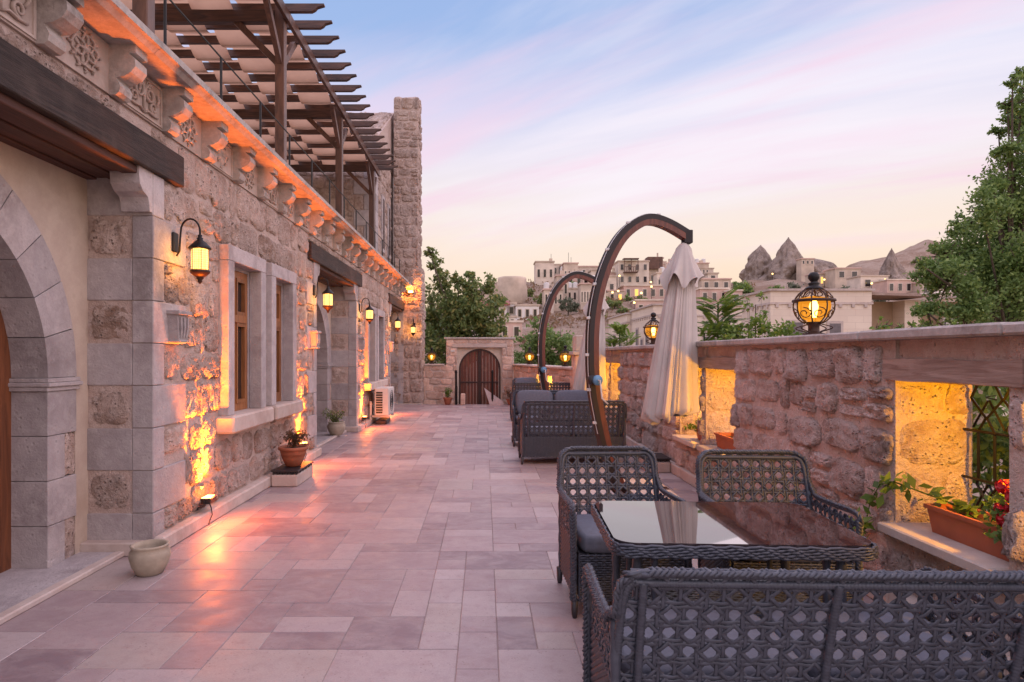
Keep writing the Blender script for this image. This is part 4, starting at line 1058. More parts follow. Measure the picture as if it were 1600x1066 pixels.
def make_flood():
    p = thing('floodlight', 'x', 'floodlight')
    B = lambda m, n, mat: m.build(n, mat, p, world=False)
    m = MB(); m.box(-.035, .05, -.07, .07, -.03, .022, .006); B(m, 'housing', M['black'])
    m = MB(); m.box(-.03, .03, -.064, .064, .0222, .026); B(m, 'lens', M['flood'])
    m = MB(); m.tube([(0, -.078, 0), (0, -.078, -.05), (-.06, -.078, -.06)], .006, 4); m.tube([(0, .078, 0), (0, .078, -.05), (-.06, .078, -.06)], .006, 4); m.box(-.075, -.055, -.08, .08, -.08, -.04); B(m, 'bracket', M['black'])
    B(MB().tube([(0, .02, -.03), (.015, .03, -.08), (.03, .02, -.14), (.015, .0, -.19), (.02, -.03, -.215)], .005, 5), 'cable', M['black'])
    point('flood_beam', (0, 0, .05), 560, (1, .168, .005), .04, p, 70, (-.02, 0, 1), .6)
    point('flood_spill', (.05, 0, .05), 38, (1, .15, .03), .05, p, 165, (.75, 0, -.65), .6)
    point('flood_glow', (0, 0, .05), 8, (1, .22, .015), .04, p)
    return p
fl = make_flood()
FL = [((-2.385, 5.66, .225), 'glowing orange floodlight at the wall foot before the first window pair'), ((-2.385, 8.66, .29), 'glowing orange floodlight at the wall foot behind the terracotta pot'),
      ((-2.385, 13.05, .225), 'glowing orange floodlight at the wall foot before the far window pair'), ((-2.385, 16.1, .225), 'glowing orange floodlight beyond the air conditioner')]
for i, (l, lab) in enumerate(FL):
    o = fl if i == 0 else copy_tree(fl); o.location = l; o['label'] = lab; o['group'] = 'floodlights along the wall foot'
o = thing('tower_floodlight', 'bright orange floodlight fixed high on the tower below the cornice', 'floodlight', (-2.2, 19.7, 3.45))
MB().box(-2.30, -2.12, 19.66, 19.76, 3.40, 3.50, .01).build('housing', M['black'], o); MB().box(-2.285, -2.135, 19.652, 19.660, 3.415, 3.485).build('lens', M['flood'], o)
MB().box(-2.24, -2.18, 19.76, 19.82, 3.42, 3.48).build('bracket', M['black'], o)
point('flood_spill', (0, -.12, .02), 26, (1, .26, .03), .06, o)
# lamps inside the niches, on the near jamb
for i, (a, b_) in enumerate(NICHE):
    lab = ['small lamp in the niche nearest the wicker sofa', 'small lamp hidden in the trellised flower niche', 'small lamp in the lit niche with the bare box', 'small lamp in the lit niche behind the umbrella', 'small lamp in the lit niche behind the second sofa', 'small lamp in the last lit niche before the pillar'][i]
    o = thing('niche_lamp', lab, 'lamp', (XR + .30, a + .05, NZ1 - .12), 'lamps in the wall niches')
    MB().lathe([(.025, -.04), (.03, .0), (.03, .05)], 10, (XR + .30, a + .05, NZ1 - .12)).build('housing', M['black'], o); MB().lathe([(.0, -.0425), (.024, -.042)], 10, (XR + .30, a + .05, NZ1 - .12)).build('lens', M['bulb'], o)
    point('niche_light', (-.02, .05, -.08), 28, (1, .43, .0), .03, o, 168, (-.10, .9, -.5), .35)
def make_globe():
    p = thing('globe_lantern', 'x', 'lantern'); R = .15; zc = .235
    B = lambda m, n, mat, sm=True: m.build(n, mat, p, smooth=sm, world=False)
    B(MB().lathe([(.085, 0), (.085, .018), (.05, .026), (.042, .04), (.042, .075), (.055, .095), (.06, .11)], 16), 'stem', M['rust_iron'])
    B(MB().lathe([(.06, .11)] + [(.125 * math.sin(q), zc - .125 * math.cos(q)) for q in [.35 + i * .2 for i in range(9)]] + [(.105, zc + .065), (.0, zc + .085)], 20), 'globe', M['amber'])
    B(MB().lathe([(.018, .24), (.028, .29), (.034, .33), (.022, .37), (.0, .385)], 12, (0, 0, -.095)), 'bulb', M['bulb'])
    m = MB(); m.tube([(R * 1.0 * math.cos(q * PI / 16), R * math.sin(q * PI / 16), zc + .045) for q in range(32)], (.013), 5, True, flat=(0, 0, 1)); B(m, 'ring', M['rust_iron'])
    m = MB()
    for k in range(8):
        a = k * PI / 4 + .2; u, v = math.cos(a), math.sin(a)
        m.tube([(R * math.sin(q) * u, R * math.sin(q) * v, zc - R * math.cos(q)) for q in [.42 + i * .235 for i in range(12)]], .006, 5)
        for (ph, dz, sg) in ((.2, .10, 1), (.2, -.06, -1)):      # heart scrolls between the ribs
            pts = []
            for i in range(18):
                f = i / 17; rr_ = .045 * (1 - .75 * f); an = sg * (f * 8.5) + 1.6; da = rr_ * math.cos(an) / R; z = dz + rr_ * math.sin(an); rad = math.sqrt(max(.001, R * R - z * z)); pts.append((rad * math.cos(a + PI / 8 + da * 1.4), rad * math.sin(a + PI / 8 + da * 1.4), zc + z))
            m.tube(pts, .0042, 4)
    for k in range(4):
        a = k * PI / 2 + .5; u, v = math.cos(a), math.sin(a)
        pts = [(.05 + .055 * (1 - math.cos(i * .55)), .02 + .007 * i) for i in range(12)]; m.tube([(x * u, x * v, z) for x, z in pts], .005, 4)
    B(m, 'scroll_cage', M['rust_iron'])
    B(MB().lathe([(.075, zc + .135), (.055, zc + .155), (.035, zc + .165), (.042, zc + .178), (.042, zc + .186), (.02, zc + .195), (.03, zc + .205), (.042, zc + .225), (.042, zc + .25), (.028, zc + .27), (.0, zc + .277)], 16), 'finial', M['iron'])
    point('lamp_light', (0, 0, zc + .02), 4, (1, .48, .08), .03, p); return p
gl = make_globe(); cz = WT + .066
mid = lambda s_: A_ + dd * s_ - nn * .2
G = [((2.700, 5.131, cz), 'globe lantern on the parapet coping beyond the trellised niche'), ((2.70, 10.0, cz), 'globe lantern on the parapet coping behind the closed umbrella'),
     ((*mid(1.2)[:2], 1.227), 'globe lantern on the far low wall beside the gate'), ((*mid(4.6)[:2], 1.227), 'globe lantern on the far low wall near the stone pillar'), ((-1.60, 20.15, 1.227), 'globe lantern on the low wall between tower and gate')]
for i, (l, lab) in enumerate(G):
    o = gl if i == 0 else copy_tree(gl); o.location = l; o['label'] = lab; o['group'] = 'globe lanterns on the walls'
for k, s_ in enumerate((2.8, 3.8)):
    q = A_ + dd * s_ - nn * .2
    o = thing('niche_lamp', ['small lamp in the niche of the far low wall by the gate', 'small lamp in the niche of the far low wall by the pillar'][k], 'lamp', (q.x, q.y, .9), 'lamps in the wall niches'); MB().box(q.x - .03, q.x + .03, q.y - .03, q.y + .03, .88, .94, .005).build('lens', M['bulb'], o); point('niche_light', (0, 0, -.06), 6, (1, .45, .03), .03, o)

# ================================================================== WICKER FURNITURE
def ribbon(m, pts, nrm, w, th):
    """flat strand along pts; nrm: outward direction per point"""
    n = len(pts)
    if n < 2: return
    vs = []
    for i in range(n):
        t_ = (pts[min(i + 1, n - 1)] - pts[max(i - 1, 0)]).normalized(); s_ = t_.cross(nrm[i]).normalized() * (w / 2); q = nrm[i] * th
        vs += [pts[i] - s_, pts[i] - s_ * .55 + q, pts[i] + s_ * .55 + q, pts[i] + s_, pts[i] - q * .6]
    fs = [(i * 5 + k, i * 5 + (k + 1) % 5, i * 5 + 5 + (k + 1) % 5, i * 5 + 5 + k) for i in range(n - 1) for k in range(5)]
    m.add(vs, fs)
def cane(m, S, U0, U1, V0, V1, inside, p=.067, w=.0140, step=.0168):
    """open cane webbing on the surface S(u,v)->(point,normal); strands in pairs up and across, single diagonals"""
    def run(fn, n, amp, ph, lay_):
        seg = []; nr = []
        for i in range(n + 1):
            u, v = fn(i / n)
            if U0 <= u <= U1 and V0 <= v <= V1 and inside(u, v):
                P, N = S(u, v); off = lay_ + amp * math.sin(ph + (u if amp > 0 else v) * PI / (p / 2)); seg.append(P + N * off); nr.append(N)
            else:
                if len(seg) > 1: ribbon(m, seg, nr, w, .0026)
                seg = []; nr = []
        if len(seg) > 1: ribbon(m, seg, nr, w, .0026)
    d = .0076
    nu = int((U1 - U0) / p) + 2; nv = int((V1 - V0) / p) + 2; uo = (U0 + U1) / 2 - (nu // 2) * p; vo = V1 - p * .45 - (nv - 1) * p
    for i in range(nu + 1):
        for s_ in (-d, d):
            u = uo + i * p + s_; run(lambda f: (u, V0 + f * (V1 - V0)), int((V1 - V0) / step) + 1, -.0035, i * PI, 0)
    for j in range(nv + 1):
        for s_ in (-d, d):
            v = vo + j * p + s_; run(lambda f: (U0 + f * (U1 - U0), v), int((U1 - U0) / step) + 1, .0035, j * PI, .001)
    L = (V1 - V0)
    for sg, ly in ((1, .0), (-1, PI)):
        for i in range(-nv - 2, nu + nv + 3):
            c0 = uo + (i + .5) * p
            run(lambda f: (c0 + sg * ((V0 + f * L) - vo), V0 + f * L), int(L * 1.6 / step) + 1, .0055, ly + i * PI, .001)
def dense(m, P0, P1, up, n, h0, h1, row=.0135, st=.045):
    """close horizontal weave on a flat panel from P0 to P1"""
    P0, P1, up, n = Vector(P0), Vector(P1), Vector(up), Vector(n); L = (P1 - P0).length; d = (P1 - P0) / L; k = 0; z = h0
    ns = max(2, int(L / (st / 2)))
    while z < h1:
        pts = [P0 + d * (L * i / ns) + up * z + n * (.0045 * (1 if (i // 1 + k) % 2 else -1)) for i in range(ns + 1)]; ribbon(m, pts, [n] * (ns + 1), row * .95, .003); z += row; k += 1
    for i in range(ns // 2 + 1): q = P0 + d * (L * i / (ns // 2)); ribbon(m, [q + up * h0, q + up * h1], [n, n], .014, .001)
def smooth_path(pts, step=.012):
    P = [Vector(p) for p in pts]; out = []
    for i in range(len(P) - 1):
        a, b_, c_, d_ = P[max(i - 1, 0)], P[i], P[i + 1], P[min(i + 2, len(P) - 1)]; n = max(2, int((c_ - b_).length / step))
        for k in range(n):
            t_ = k / n; out.append(.5 * ((2 * b_) + (c_ - a) * t_ + (2 * a - 5 * b_ + 4 * c_ - d_) * t_ * t_ + (3 * b_ - a - 3 * c_ + d_) * t_ ** 3))
    out.append(P[-1]); return out
def braid(m, path, out, R=.017, r0=.0085, per=.075):
    """three-strand plait round a path; out(i): outward direction"""
    n = len(path); s = 0; acc = [0]
    for i in range(1, n): acc.append(acc[-1] + (path[i] - path[i - 1]).length)
    for k in range(4):
        pts = []
        for i in range(n):
            t_ = (path[min(i + 1, n - 1)] - path[max(i - 1, 0)]).normalized(); o_ = out(i); o_ = (o_ - t_ * o_.dot(t_)).normalized(); l = t_.cross(o_); ph = acc[i] / per * 2 * PI + k * PI / 2
            pts.append(path[i] + l * (R * math.sin(ph)) + o_ * (R * .45 * math.sin(2 * ph) + R * .35))
        m.tube(pts, r0, 5)
def wrapped(m, path, r=.014, pitch=.011):
    """cord wound closely round a rod"""
    n = len(path); acc = [0]
    for i in range(1, n): acc.append(acc[-1] + (path[i] - path[i - 1]).length)
    m.tube(path, lambda f: r * (1 + .13 * math.sin(2 * PI * f * acc[-1] / pitch)), 8)

def wicker_seat(name, cat, W, label, loc, rz, back_cush=False, mid_post=False, fine=True, D=.64, group=None, Hb=.86, seat_cush=True):
    p = thing(name, label, cat, loc, group, rz)
    Bd = lambda m, n, mat=M['rattan'], sm=True: m.build(n, mat, p, smooth=sm, world=False)
    yb, yf = D / 2, -D / 2; h = W / 2; ZA = .625; ZS = .36; stp = .0168 if fine else .034
    # back: leaning, bowed a little; u across, v up from the seat
    def S(u, v):
        f = v / (Hb - ZS); y = yb - .075 + .10 * f + .018 * f * f - .035 * (u / h) ** 4 * (1 if W < 1 else .3)
        return Vector((u, y, ZS + v)), Vector((0, 1, -.18)).normalized()
    V1 = Hb - ZS; rc = .10
    def inside(u, v):
        hw = h - .012 - (.02 * v / V1)
        if abs(u) > hw: return False
        if v > V1 - rc and abs(u) > hw - rc: return math.hypot(abs(u) - (hw - rc), v - (V1 - rc)) < rc
        return True
    m = MB(); cane(m, S, -h, h, .0, V1, inside, step=stp, p=.067); o = Bd(m, 'woven_back'); o['kind'] = 'stuff'
    # rim: arm front -> arm -> up the back -> across
    left = [(-h, yf + .05, ZA - .06), (-h - .005, yf + .03, ZA - .015), (-h - .005, yf + .09, ZA + .005), (-h - .004, -.02, ZA - .005), (-h, yb - .12, ZA - .005), (-h + .003, yb - .055, ZA + .035)]
    for f in (.70, .82): P, _ = S(-h + .012, V1 * f); left.append((P.x, P.y + .005, P.z))
    P, _ = S(-h + .02, V1 * .93); left.append(tuple(P)); P, _ = S(-h + .05, V1 * .985); left.append(tuple(P)); P, _ = S(-h + .10, V1 + .008); left.append(tuple(P))
    P, _ = S(0, V1 + .008); rim = left + [tuple(P)] + [(-x, y, z) for x, y, z in left[::-1]]
    path = smooth_path(rim, .012 if fine else .03); nP = len(path)
    def outw(i):
        q = path[i]; f = min(1, abs(q.x) / h); return Vector((0, 0, 1)) if q.z > Hb - .03 else Vector((math.copysign(.6, q.x), -.1, .8))
    m = MB(); braid(m, path, outw, .0165 if fine else .015, .0075); m.tube(path, .014, 6); Bd(m, 'plaited_rim')
    # inner wrapped rail under the rim, side rails of the back, middle post
    m = MB()
    rail = smooth_path([tuple(S(x, v)[0]) for x, v in ([(-h + .015, .0), (-h + .02, V1 * .5), (-h + .03, V1 * .85), (-h + .06, V1 * .955), (-h + .12, V1 - .022)] + [(0, V1 - .022)] + [(h - .12, V1 - .022), (h - .06, V1 * .955), (h - .03, V1 * .85), (h - .02, V1 * .5), (h - .015, 0)])], .004 if fine else .02)
    wrapped(m, rail, .014)
    for x in ([-h + .085, h - .085] if W > 1 else []) + ([0] if mid_post else []):
        wrapped(m, smooth_path([tuple(S(x, v)[0] + Vector((0, .012, 0))) for v in (-.02, V1 * .5, V1 - .02)], .004 if fine else .02), .0135)
    Bd(m, 'wrapped_rail')
    # sides: cane above, close weave below
    for s_ in (-1, 1):
        m = MB()
        Ss = lambda u, v: (Vector((s_ * (h - .012), u, v)), Vector((s_, 0, 0)))
        cane(m, Ss, yf + .05, yb - .04, .40, ZA - .02, lambda u, v: True, step=stp * 1.3, p=.06); o = Bd(m, 'woven_side'); o['kind'] = 'stuff'
        m = MB(); dense(m, (s_ * (h - .01), yf + .04, 0), (s_ * (h - .01), yb - .04, 0), (0, 0, 1), (s_, 0, 0), .10, .41, .0135 if fine else .027); o = Bd(m, 'side_weave'); o['kind'] = 'stuff'
    m = MB(); dense(m, (-h + .03, yf + .02, 0), (h - .03, yf + .02, 0), (0, 0, 1), (0, -1, 0), .10, .37, .0135 if fine else .027); o = Bd(m, 'front_weave'); o['kind'] = 'stuff'
    m = MB(); dense(m, (-h + .03, yb - .055, 0), (h - .03, yb - .055, 0), (0, 0, 1), (0, 1, 0), .10, .38, .0135 if fine else .02); o = Bd(m, 'rear_weave'); o['kind'] = 'stuff'
    m = MB(); m.box(-h + .03, h - .03, yf + .04, yb - .075, .11, .36); Bd(m, 'seat_box', M['rattan_leg'], False)
    for sx in (-1, 1):
        m = MB(); pts = smooth_path([(sx * h, yf + .035, .10), (sx * h, yf + .035, .35), (sx * (h + .003), yf + .035, ZA - .03)], .012); braid(m, pts, lambda i: Vector((sx, -1, 0)), .018, .0085); m.tube(pts, .014, 6); Bd(m, 'arm_post')
        m = MB(); pts = [Vector((sx * (h - .012), yb - .045, .10 + .03 * i)) for i in range(19)]; wrapped(m, pts, .017); Bd(m, 'rear_post')
        for y in (yf + .035, yb - .045): Bd(MB().lathe([(.013, 0.0), (.018, .02), (.022, .105)], 10, (sx * (h - .004), y, 0)), 'leg', M['rattan_leg'])
    if seat_cush:
        ncs = 2 if W > 1 else 1; cw = (W - .07) / ncs
        for q in range(ncs): Bd(MB().cushion(-h + .035 + cw * (q + .5), -.035, .415, cw - .01, D - .10, .115), 'seat_cushion', M['cushion'])
        if back_cush:
            for q in range(ncs):
                R_ = Matrix.Rotation(-.24, 3, 'X') @ Matrix.Rotation(PI / 2, 3, 'X'); Bd(MB().cushion(-h + .045 + cw * (q + .5), yb - .13, .68, cw - .03, .44, .15, .42, 8, R_), 'back_cushion', M['cushion'])
    return p
fx = dict(mid_post=True)
wicker_seat('wicker_sofa', 'sofa', 1.36, 'charcoal wicker sofa seen from behind beside the glass table', (1.161, 2.335, 0), PI - .03, mid_post=True, seat_cush=True, Hb=.81)
wicker_seat('wicker_chair', 'chair', .66, 'charcoal wicker armchair at the table corner toward the open floor', (0.891, 3.952, 0), math.radians(2))
wicker_seat('wicker_chair', 'chair', .70, 'charcoal wicker armchair at the table beside the parapet wall', (1.762, 3.790, 0), math.radians(-3))
wicker_seat('wicker_sofa', 'sofa', 1.42, 'charcoal wicker sofa with its back turned, crossed by the first umbrella mast', (1.281, 9.044, 0), PI, mid_post=True, fine=True)
wicker_seat('wicker_sofa', 'sofa', 1.40, 'wicker sofa with blue grey back cushions facing the turned sofa', (1.242, 10.791, 0), 0, True, True, False)
wicker_seat('wicker_sofa', 'sofa', 1.36, 'far wicker sofa with its back turned, beyond the second umbrella mast', (1.362, 14.792, 0), PI, False, True, False)
wicker_seat('wicker_chair', 'chair', .70, 'far wicker armchair with grey back cushion toward the open floor', (1.162, 16.932, 0), 0, True, False, False)
wicker_seat('wicker_chair', 'chair', .70, 'far wicker armchair with grey back cushion near the low wall', (1.992, 16.268, 0), .1, True, False, False)

# glass-topped wicker table
def wicker_table(label, loc, W, D, H=.72, fine=True, rz=0):
    p = thing('wicker_table', label, 'table', loc, None, rz); Bd = lambda m, n, mat=M['rattan'], sm=True: m.build(n, mat, p, smooth=sm, world=False)
    rc = .09; n = 8
    def outline(w, d, rc):
        o = []
        for (cx, cy, a0) in ((w / 2 - rc, d / 2 - rc, 0), (-w / 2 + rc, d / 2 - rc, PI / 2), (-w / 2 + rc, -d / 2 + rc, PI), (w / 2 - rc, -d / 2 + rc, 1.5 * PI)):
            for i in range(n + 1): a = a0 + PI / 2 * i / n; o.append((cx + rc * math.cos(a), cy + rc * math.sin(a)))
        return o
    Bd(MB().prism([(x, y, H - .008) for x, y in outline(W - .03, D - .03, rc)], (0, 0, .008)), 'glass_top', M['tableglass'], False)
    Bd(MB().prism([(x, y, H - .052) for x, y in outline(W - .03, D - .03, rc)], (0, 0, .043)), 'apron', M['rattan_leg'], False)
    for k in range(5 if fine else 3):
        m = MB(); z = H - .054 + k * (.0105 if fine else .025); ol = outline(W - .006 + .004 * math.sin(k), D - .006 + .004 * math.sin(k), rc); pts = []
        for a, b_ in zip(ol, ol[1:] + ol[:1]):
            a, b_ = Vector((*a, z)), Vector((*b_, z)); q = max(1, int((b_ - a).length / .02))
            for i in range(q): pts.append(a.lerp(b_, i / q))
        cen = Vector((0, 0, z)); m.tube([v + (v - cen).normalized() * (.004 * (1 if (i + k) % 2 else -1)) + Vector((0, 0, .003 * math.sin(i * 1.2 + k))) for i, v in enumerate(pts)], .007 if fine else .013, 5, True); Bd(m, 'rim_strand')
    m = MB()
    for k in range(20): y = -D / 2 + .10 + (D - .2) * k / 19; ribbon(m, [Vector((-W / 2 + .1 + (W - .2) * i / 30, y, .33 + .003 * (1 if (i + k) % 2 else -1))) for i in range(31)], [Vector((0, 0, 1))] * 31, (D - .2) / 19 * .92, .004)
    o = Bd(m, 'woven_shelf'); o['kind'] = 'stuff'
    for sx in (-1, 1):
        for sy in (-1, 1):
            m = MB(); wrapped(m, [Vector((sx * (W / 2 - .12), sy * (D / 2 - .12), .012 * i)) for i in range(1, 55)], .021); Bd(m, 'leg')
            m = MB(); wrapped(m, [Vector((sx * (W / 2 - .19), sy * (D / 2 - .10), .33 + .012 * i)) for i in range(1, 27)], .015); Bd(m, 'brace')
    return p
wicker_table('low charcoal wicker table with a dark reflective glass top', (1.161, 3.024, 0), 1.10, .80, rz=-.045)
wicker_table('far wicker table with a glass top between the two sofas', (1.312, 9.915, 0), .9, .55, .55, False)

# ================================================================== CANTILEVER UMBRELLAS
def make_umbrella():
    p = thing('cantilever_umbrella', 'x', 'umbrella'); phi = math.radians(20); d = Vector((math.cos(phi), math.sin(phi), 0)); sd = Vector((-math.sin(phi), math.cos(phi), 0))
    prof = [(.02, .05), (-.121, .387), (-.161, .515), (-.241, .844), (-.304, 1.19), (-.319, 1.603), (-.296, 1.948), (-.217, 2.295), (-.081, 2.615), (.082, 2.836), (.289, 2.979), (.458, 3.014), (.674, 2.965), (.913, 2.862)]
    path = smooth_path([d * u + Vector((0, 0, z)) for u, z in prof], .05)
    Bd = lambda m, n, mat, sm=False: m.build(n, mat, p, smooth=sm, world=False)
    def rect(m, path, a0, a1, b0, b1):
        vs = []; n = len(path)
        for i in range(n):
            t_ = (path[min(i + 1, n - 1)] - path[max(i - 1, 0)]).normalized(); o_ = t_.cross(sd).normalized()
            if i == 0: s0 = 1
            vs += [path[i] + o_ * a0 + sd * b0, path[i] + o_ * a1 + sd * b0, path[i] + o_ * a1 + sd * b1, path[i] + o_ * a0 + sd * b1]
        fs = [(i * 4 + k, i * 4 + (k + 1) % 4, i * 4 + 4 + (k + 1) % 4, i * 4 + 4 + k) for i in range(n - 1) for k in range(4)] + [(0, 1, 2, 3), ((n - 1) * 4 + 3, (n - 1) * 4 + 2, (n - 1) * 4 + 1, (n - 1) * 4)]
        m.add(vs, fs); return m
    t0 = (path[1] - path[0]).normalized(); o0 = t0.cross(sd); sg = 1 if o0.dot(d) < 0 else -1     # outward side of the bow
    Bd(rect(MB(), path, -.062, .05, -.046, .046), 'mast', M['mast'])
    lo, hi = (.0, .056) if sg > 0 else (-.069, -.013)
    Bd(rect(MB(), path, min(lo, hi), max(lo, hi), -.048, .048), 'track', M['mastdark'])
    a, b_ = (.057, .063) if sg > 0 else (-.076, -.07)
    def offs(i, a_, s_=0): t_ = (path[min(i + 1, len(path) - 1)] - path[max(i - 1, 0)]).normalized(); return path[i] + t_.cross(sd).normalized() * a_ + sd * s_
    Bd(MB().tube([offs(i, (a + b_) / 2 * 1.02, -.02) for i in range(12, len(path) - 2)], .0045, 5), 'rope', M['white'])
    for i in range(14, len(path) - 3, 7): q = offs(i, (a + b_) / 2, -.015); Bd(MB().box(q.x - .025, q.x + .02, q.y - .02, q.y + .02, q.z - .015, q.z + .015, .004), 'rope_clip', M['white'])
    tipq = path[-1]; Bd(MB().box(tipq.x - .05, tipq.x + .05, tipq.y - .06, tipq.y + .06, tipq.z - .09, tipq.z + .06, .006), 'end_bracket', M['mastdark'])
    k = min(range(len(path)), key=lambda i: abs(path[i].z - 1.25)); q = offs(k, (a + b_) / 2 * 1.1, -.03)
    w = MB(); w.tube([q + sd * -.02 + d * .02, q + sd * -.085 + d * .02], .055, 16); Bd(w, 'winch_drum', M['black'], True)
    w = MB(); w.tube([q + sd * -.086 + d * .05, q + sd * -.115 + d * .05], .055, 16); wo_ = Bd(w, 'winch_cover', M['blue'], True)
    Bd(MB().tube([q + sd * -.116 + d * .05, q + sd * -.135 + d * .06, q + sd * -.14 + d * .08 - Vector((0, 0, .19)), q + sd * -.16 + d * .14 - Vector((0, 0, .25))], .009, 6), 'crank_handle', M['white'], True)
    # base frame with weight slabs
    for s_ in (-1, 1):
        Bd(MB().box(-.55, .55, s_ * .04 - .02, s_ * .04 + .02, .001, .05), 'base_rail', M['gatedark']); Bd(MB().box(s_ * .05 - .02, s_ * .05 + .02, -.5, .5, .051, .085), 'base_rail', M['gatedark'])
    for sx in (-1, 1):
        for sy in (-1, 1): Bd(MB().box(*sorted((sx * .09, sx * .55)), *sorted((sy * .09, sy * .5)), .001, .05, .008), 'weight_slab', M['concrete'])
    # folded canopy: hanging pleats below a flounced vent
    top = tipq + Vector((-.045, -.02, -.10)); bot = Vector((top.x - .21, top.y - .14, .80)); axis = bot - top; rq = random.Random(11)
    e1 = Vector((1, 0, 0)); e2 = Vector((0, 1, 0)); fph = [rq.uniform(-.3, .3) for _ in range(9)]
    def canopy(u, v):
        a = u * 2 * PI; f = v; base = .04 + .13 * f ** .42 + .05 * f ** 2
        cusp = lambda q: 1 - 1.6 * abs(math.sin(q / 2))
        fold = .24 * cusp(7 * a + 1.2 * math.sin(2 * a) + fph[0] + .9 * f) + .15 * cusp(12 * a + fph[1] * 6 - .7 * f + .5 * math.sin(3 * a)) + .07 * cusp(21 * a + 2 * f) + .03 * math.sin(33 * a - f)
        r_ = base * (1 + fold * min(1, .35 + f * 1.2)) * (1 if f < .985 else .6 + .4 * max(0, (1 - f) / .015)); sq = 1 + .22 * math.cos(2 * a + .4)
        hem = .012 * math.sin(3 * a + 1) + .014 * math.cos(7 * a + .3) + .008 * math.sin(13 * a) + .03 * math.cos(a - 2.8)
        P = top + axis * (f * (1 + hem * f ** 3 * .8)); return P + e1 * (r_ * sq * math.cos(a)) + e2 * (r_ * .85 * math.sin(a))
    Bd(MB().grid(canopy, 300, 44, True), 'canopy', M['canvas'], True)
    def vent(u, v):
        a = u * 2 * PI; f = v; cap = .03 + .185 * f ** .75; fold = .20 * (1 - 1.6 * abs(math.sin(3 * a + .2))) + .07 * math.cos(13 * a + 1); r_ = cap * (1 + fold * f)
        z = f * .47 + (.075 * math.cos(6 * a + .4 + PI) + .03 * math.sin(4 * a)) * f ** 3
        P = top + Vector((0, 0, .015)) + axis.normalized() * z; return P + e1 * (r_ * math.cos(a)) + e2 * (r_ * .9 * math.sin(a))
    Bd(MB().grid(vent, 110, 18, True), 'vent_flounce', M['canvas'], True)
    Bd(MB().tube([tipq + Vector((-.045, -.02, -.05)), top + Vector((0, 0, -.05))], .02, 8), 'hanger', M['mastdark'], True)
    Bd(MB().tube([top + axis * .2, top + axis * .97], .018, 8), 'inner_pole', M['mast'], True)
    return p
um = make_umbrella(); um.location = (1.516, 7.000, 0); um['label'] = 'closed cream umbrella on a curved mast beside the lit double niche'; um['group'] = 'cantilever umbrellas on the terrace'
u2 = copy_tree(um); u2.location = (1.402, 11.897, 0); u2['label'] = 'closed cream umbrella on a curved mast beyond the turned wicker sofa'
# ================================================================== TREES AND SHRUBS
def blob_leaves(blobs, per, r, tw=22, spread=.20):
    """leaf points gathered on twigs inside each (centre, radius) blob"""
    pts = []
    for (c, R) in blobs:
        n = int(per * R ** 2); k = max(9, int(tw * R ** 1.2))
        tws = []
        for _ in range(k):
            d = Vector((r.gauss(0, 1), r.gauss(0, 1), r.gauss(0, 1))).normalized(); tws.append((c + d * R * r.uniform(.25, 1.0), d))
        for _ in range(n):
            q, d = r.choice(tws); pts.append((q + d * r.uniform(-.3, .35) * R * .5 + Vector((r.gauss(0, 1), r.gauss(0, 1), r.gauss(0, .8))) * R * spread, 1))
    return pts
def tree(name, label, base, blobs, per, size, mat, cat='tree', group=None, trunk=.10, seed=1, tw=22):
    p = thing(name, label, cat, base, group); r = random.Random(seed); base = Vector(base)
    top = sum((c for c, _ in blobs), Vector()) / len(blobs); m = MB()
    m.tube(smooth_path([base, base.lerp(top, .5) + Vector((trunk, 0, 0)), top], .25), lambda f: trunk * (1 - .7 * f), 8); m.build('trunk', M['bark'], p, smooth=True)
    m = MB()
    for c, R in blobs:
        s = base.lerp(top, r.uniform(.45, .85)); m.tube(smooth_path([s, s.lerp(c, .5) + Vector((0, 0, -.08 * R)), c], .25), lambda f: trunk * .26 * (1 - .75 * f), 5)
        for _ in range(5):
            d = Vector((r.gauss(0, 1), r.gauss(0, 1), r.gauss(.3, 1))).normalized(); m.tube([c, c + d * R * .5, c + d * R * .95], lambda f: trunk * .13 * (1 - .6 * f), 4)
    m.build('branch', M['bark'], p, smooth=True)
    o = leaves('crown', mat, p, blob_leaves(blobs, per, r, tw), size, r); return p
def pxb(lst, D, r, dz=.08): return [(at(x, y, D * (1 + r.uniform(-dz, dz))), R * D / 1000) for x, y, R in lst]
r = random.Random(61)
big = [(1600, 118, 14), (1575, 165, 14), (1560, 205, 12), (1612, 150, 26), (1582, 130, 12), (1590, 185, 24), (1625, 215, 46), (1575, 235, 22), (1605, 290, 52), (1552, 285, 20), (1535, 330, 30), (1590, 355, 60), (1500, 355, 20), (1520, 395, 42), (1475, 400, 26), (1480, 440, 36), (1448, 425, 20), (1436, 412, 10), (1545, 440, 52), (1500, 480, 42), (1600, 430, 62), (1570, 500, 46), (1450, 490, 24), (1640, 350, 80), (1660, 470, 80), (1660, 250, 70)]
gb = at(1640, 0, 9); tree('walnut_tree', 'tall leafy green tree overhanging the parapet wall', (gb.x, gb.y, -2.5), pxb(big, 9, r), 17000, .056, M['leaf'], trunk=.12, seed=2, tw=60)
lt = [(678, 415, 14), (672, 395, 10), (690, 450, 24), (716, 440, 12), (735, 430, 10), (735, 455, 24), (765, 445, 14), (700, 480, 34), (745, 485, 34), (775, 480, 18), (670, 490, 26), (690, 520, 38), (735, 520, 36), (770, 515, 24), (785, 540, 18), (675, 550, 34), (715, 555, 30), (655, 520, 30)]
gb = at(715, 0, 25.5); tree('mulberry_tree', 'dark broad tree behind the gate wall beside the tower', (gb.x, gb.y, -2.5), pxb(lt, 25.5, r, .03), 1900, .17, M['leafdark'], trunk=.2, seed=3, tw=26)
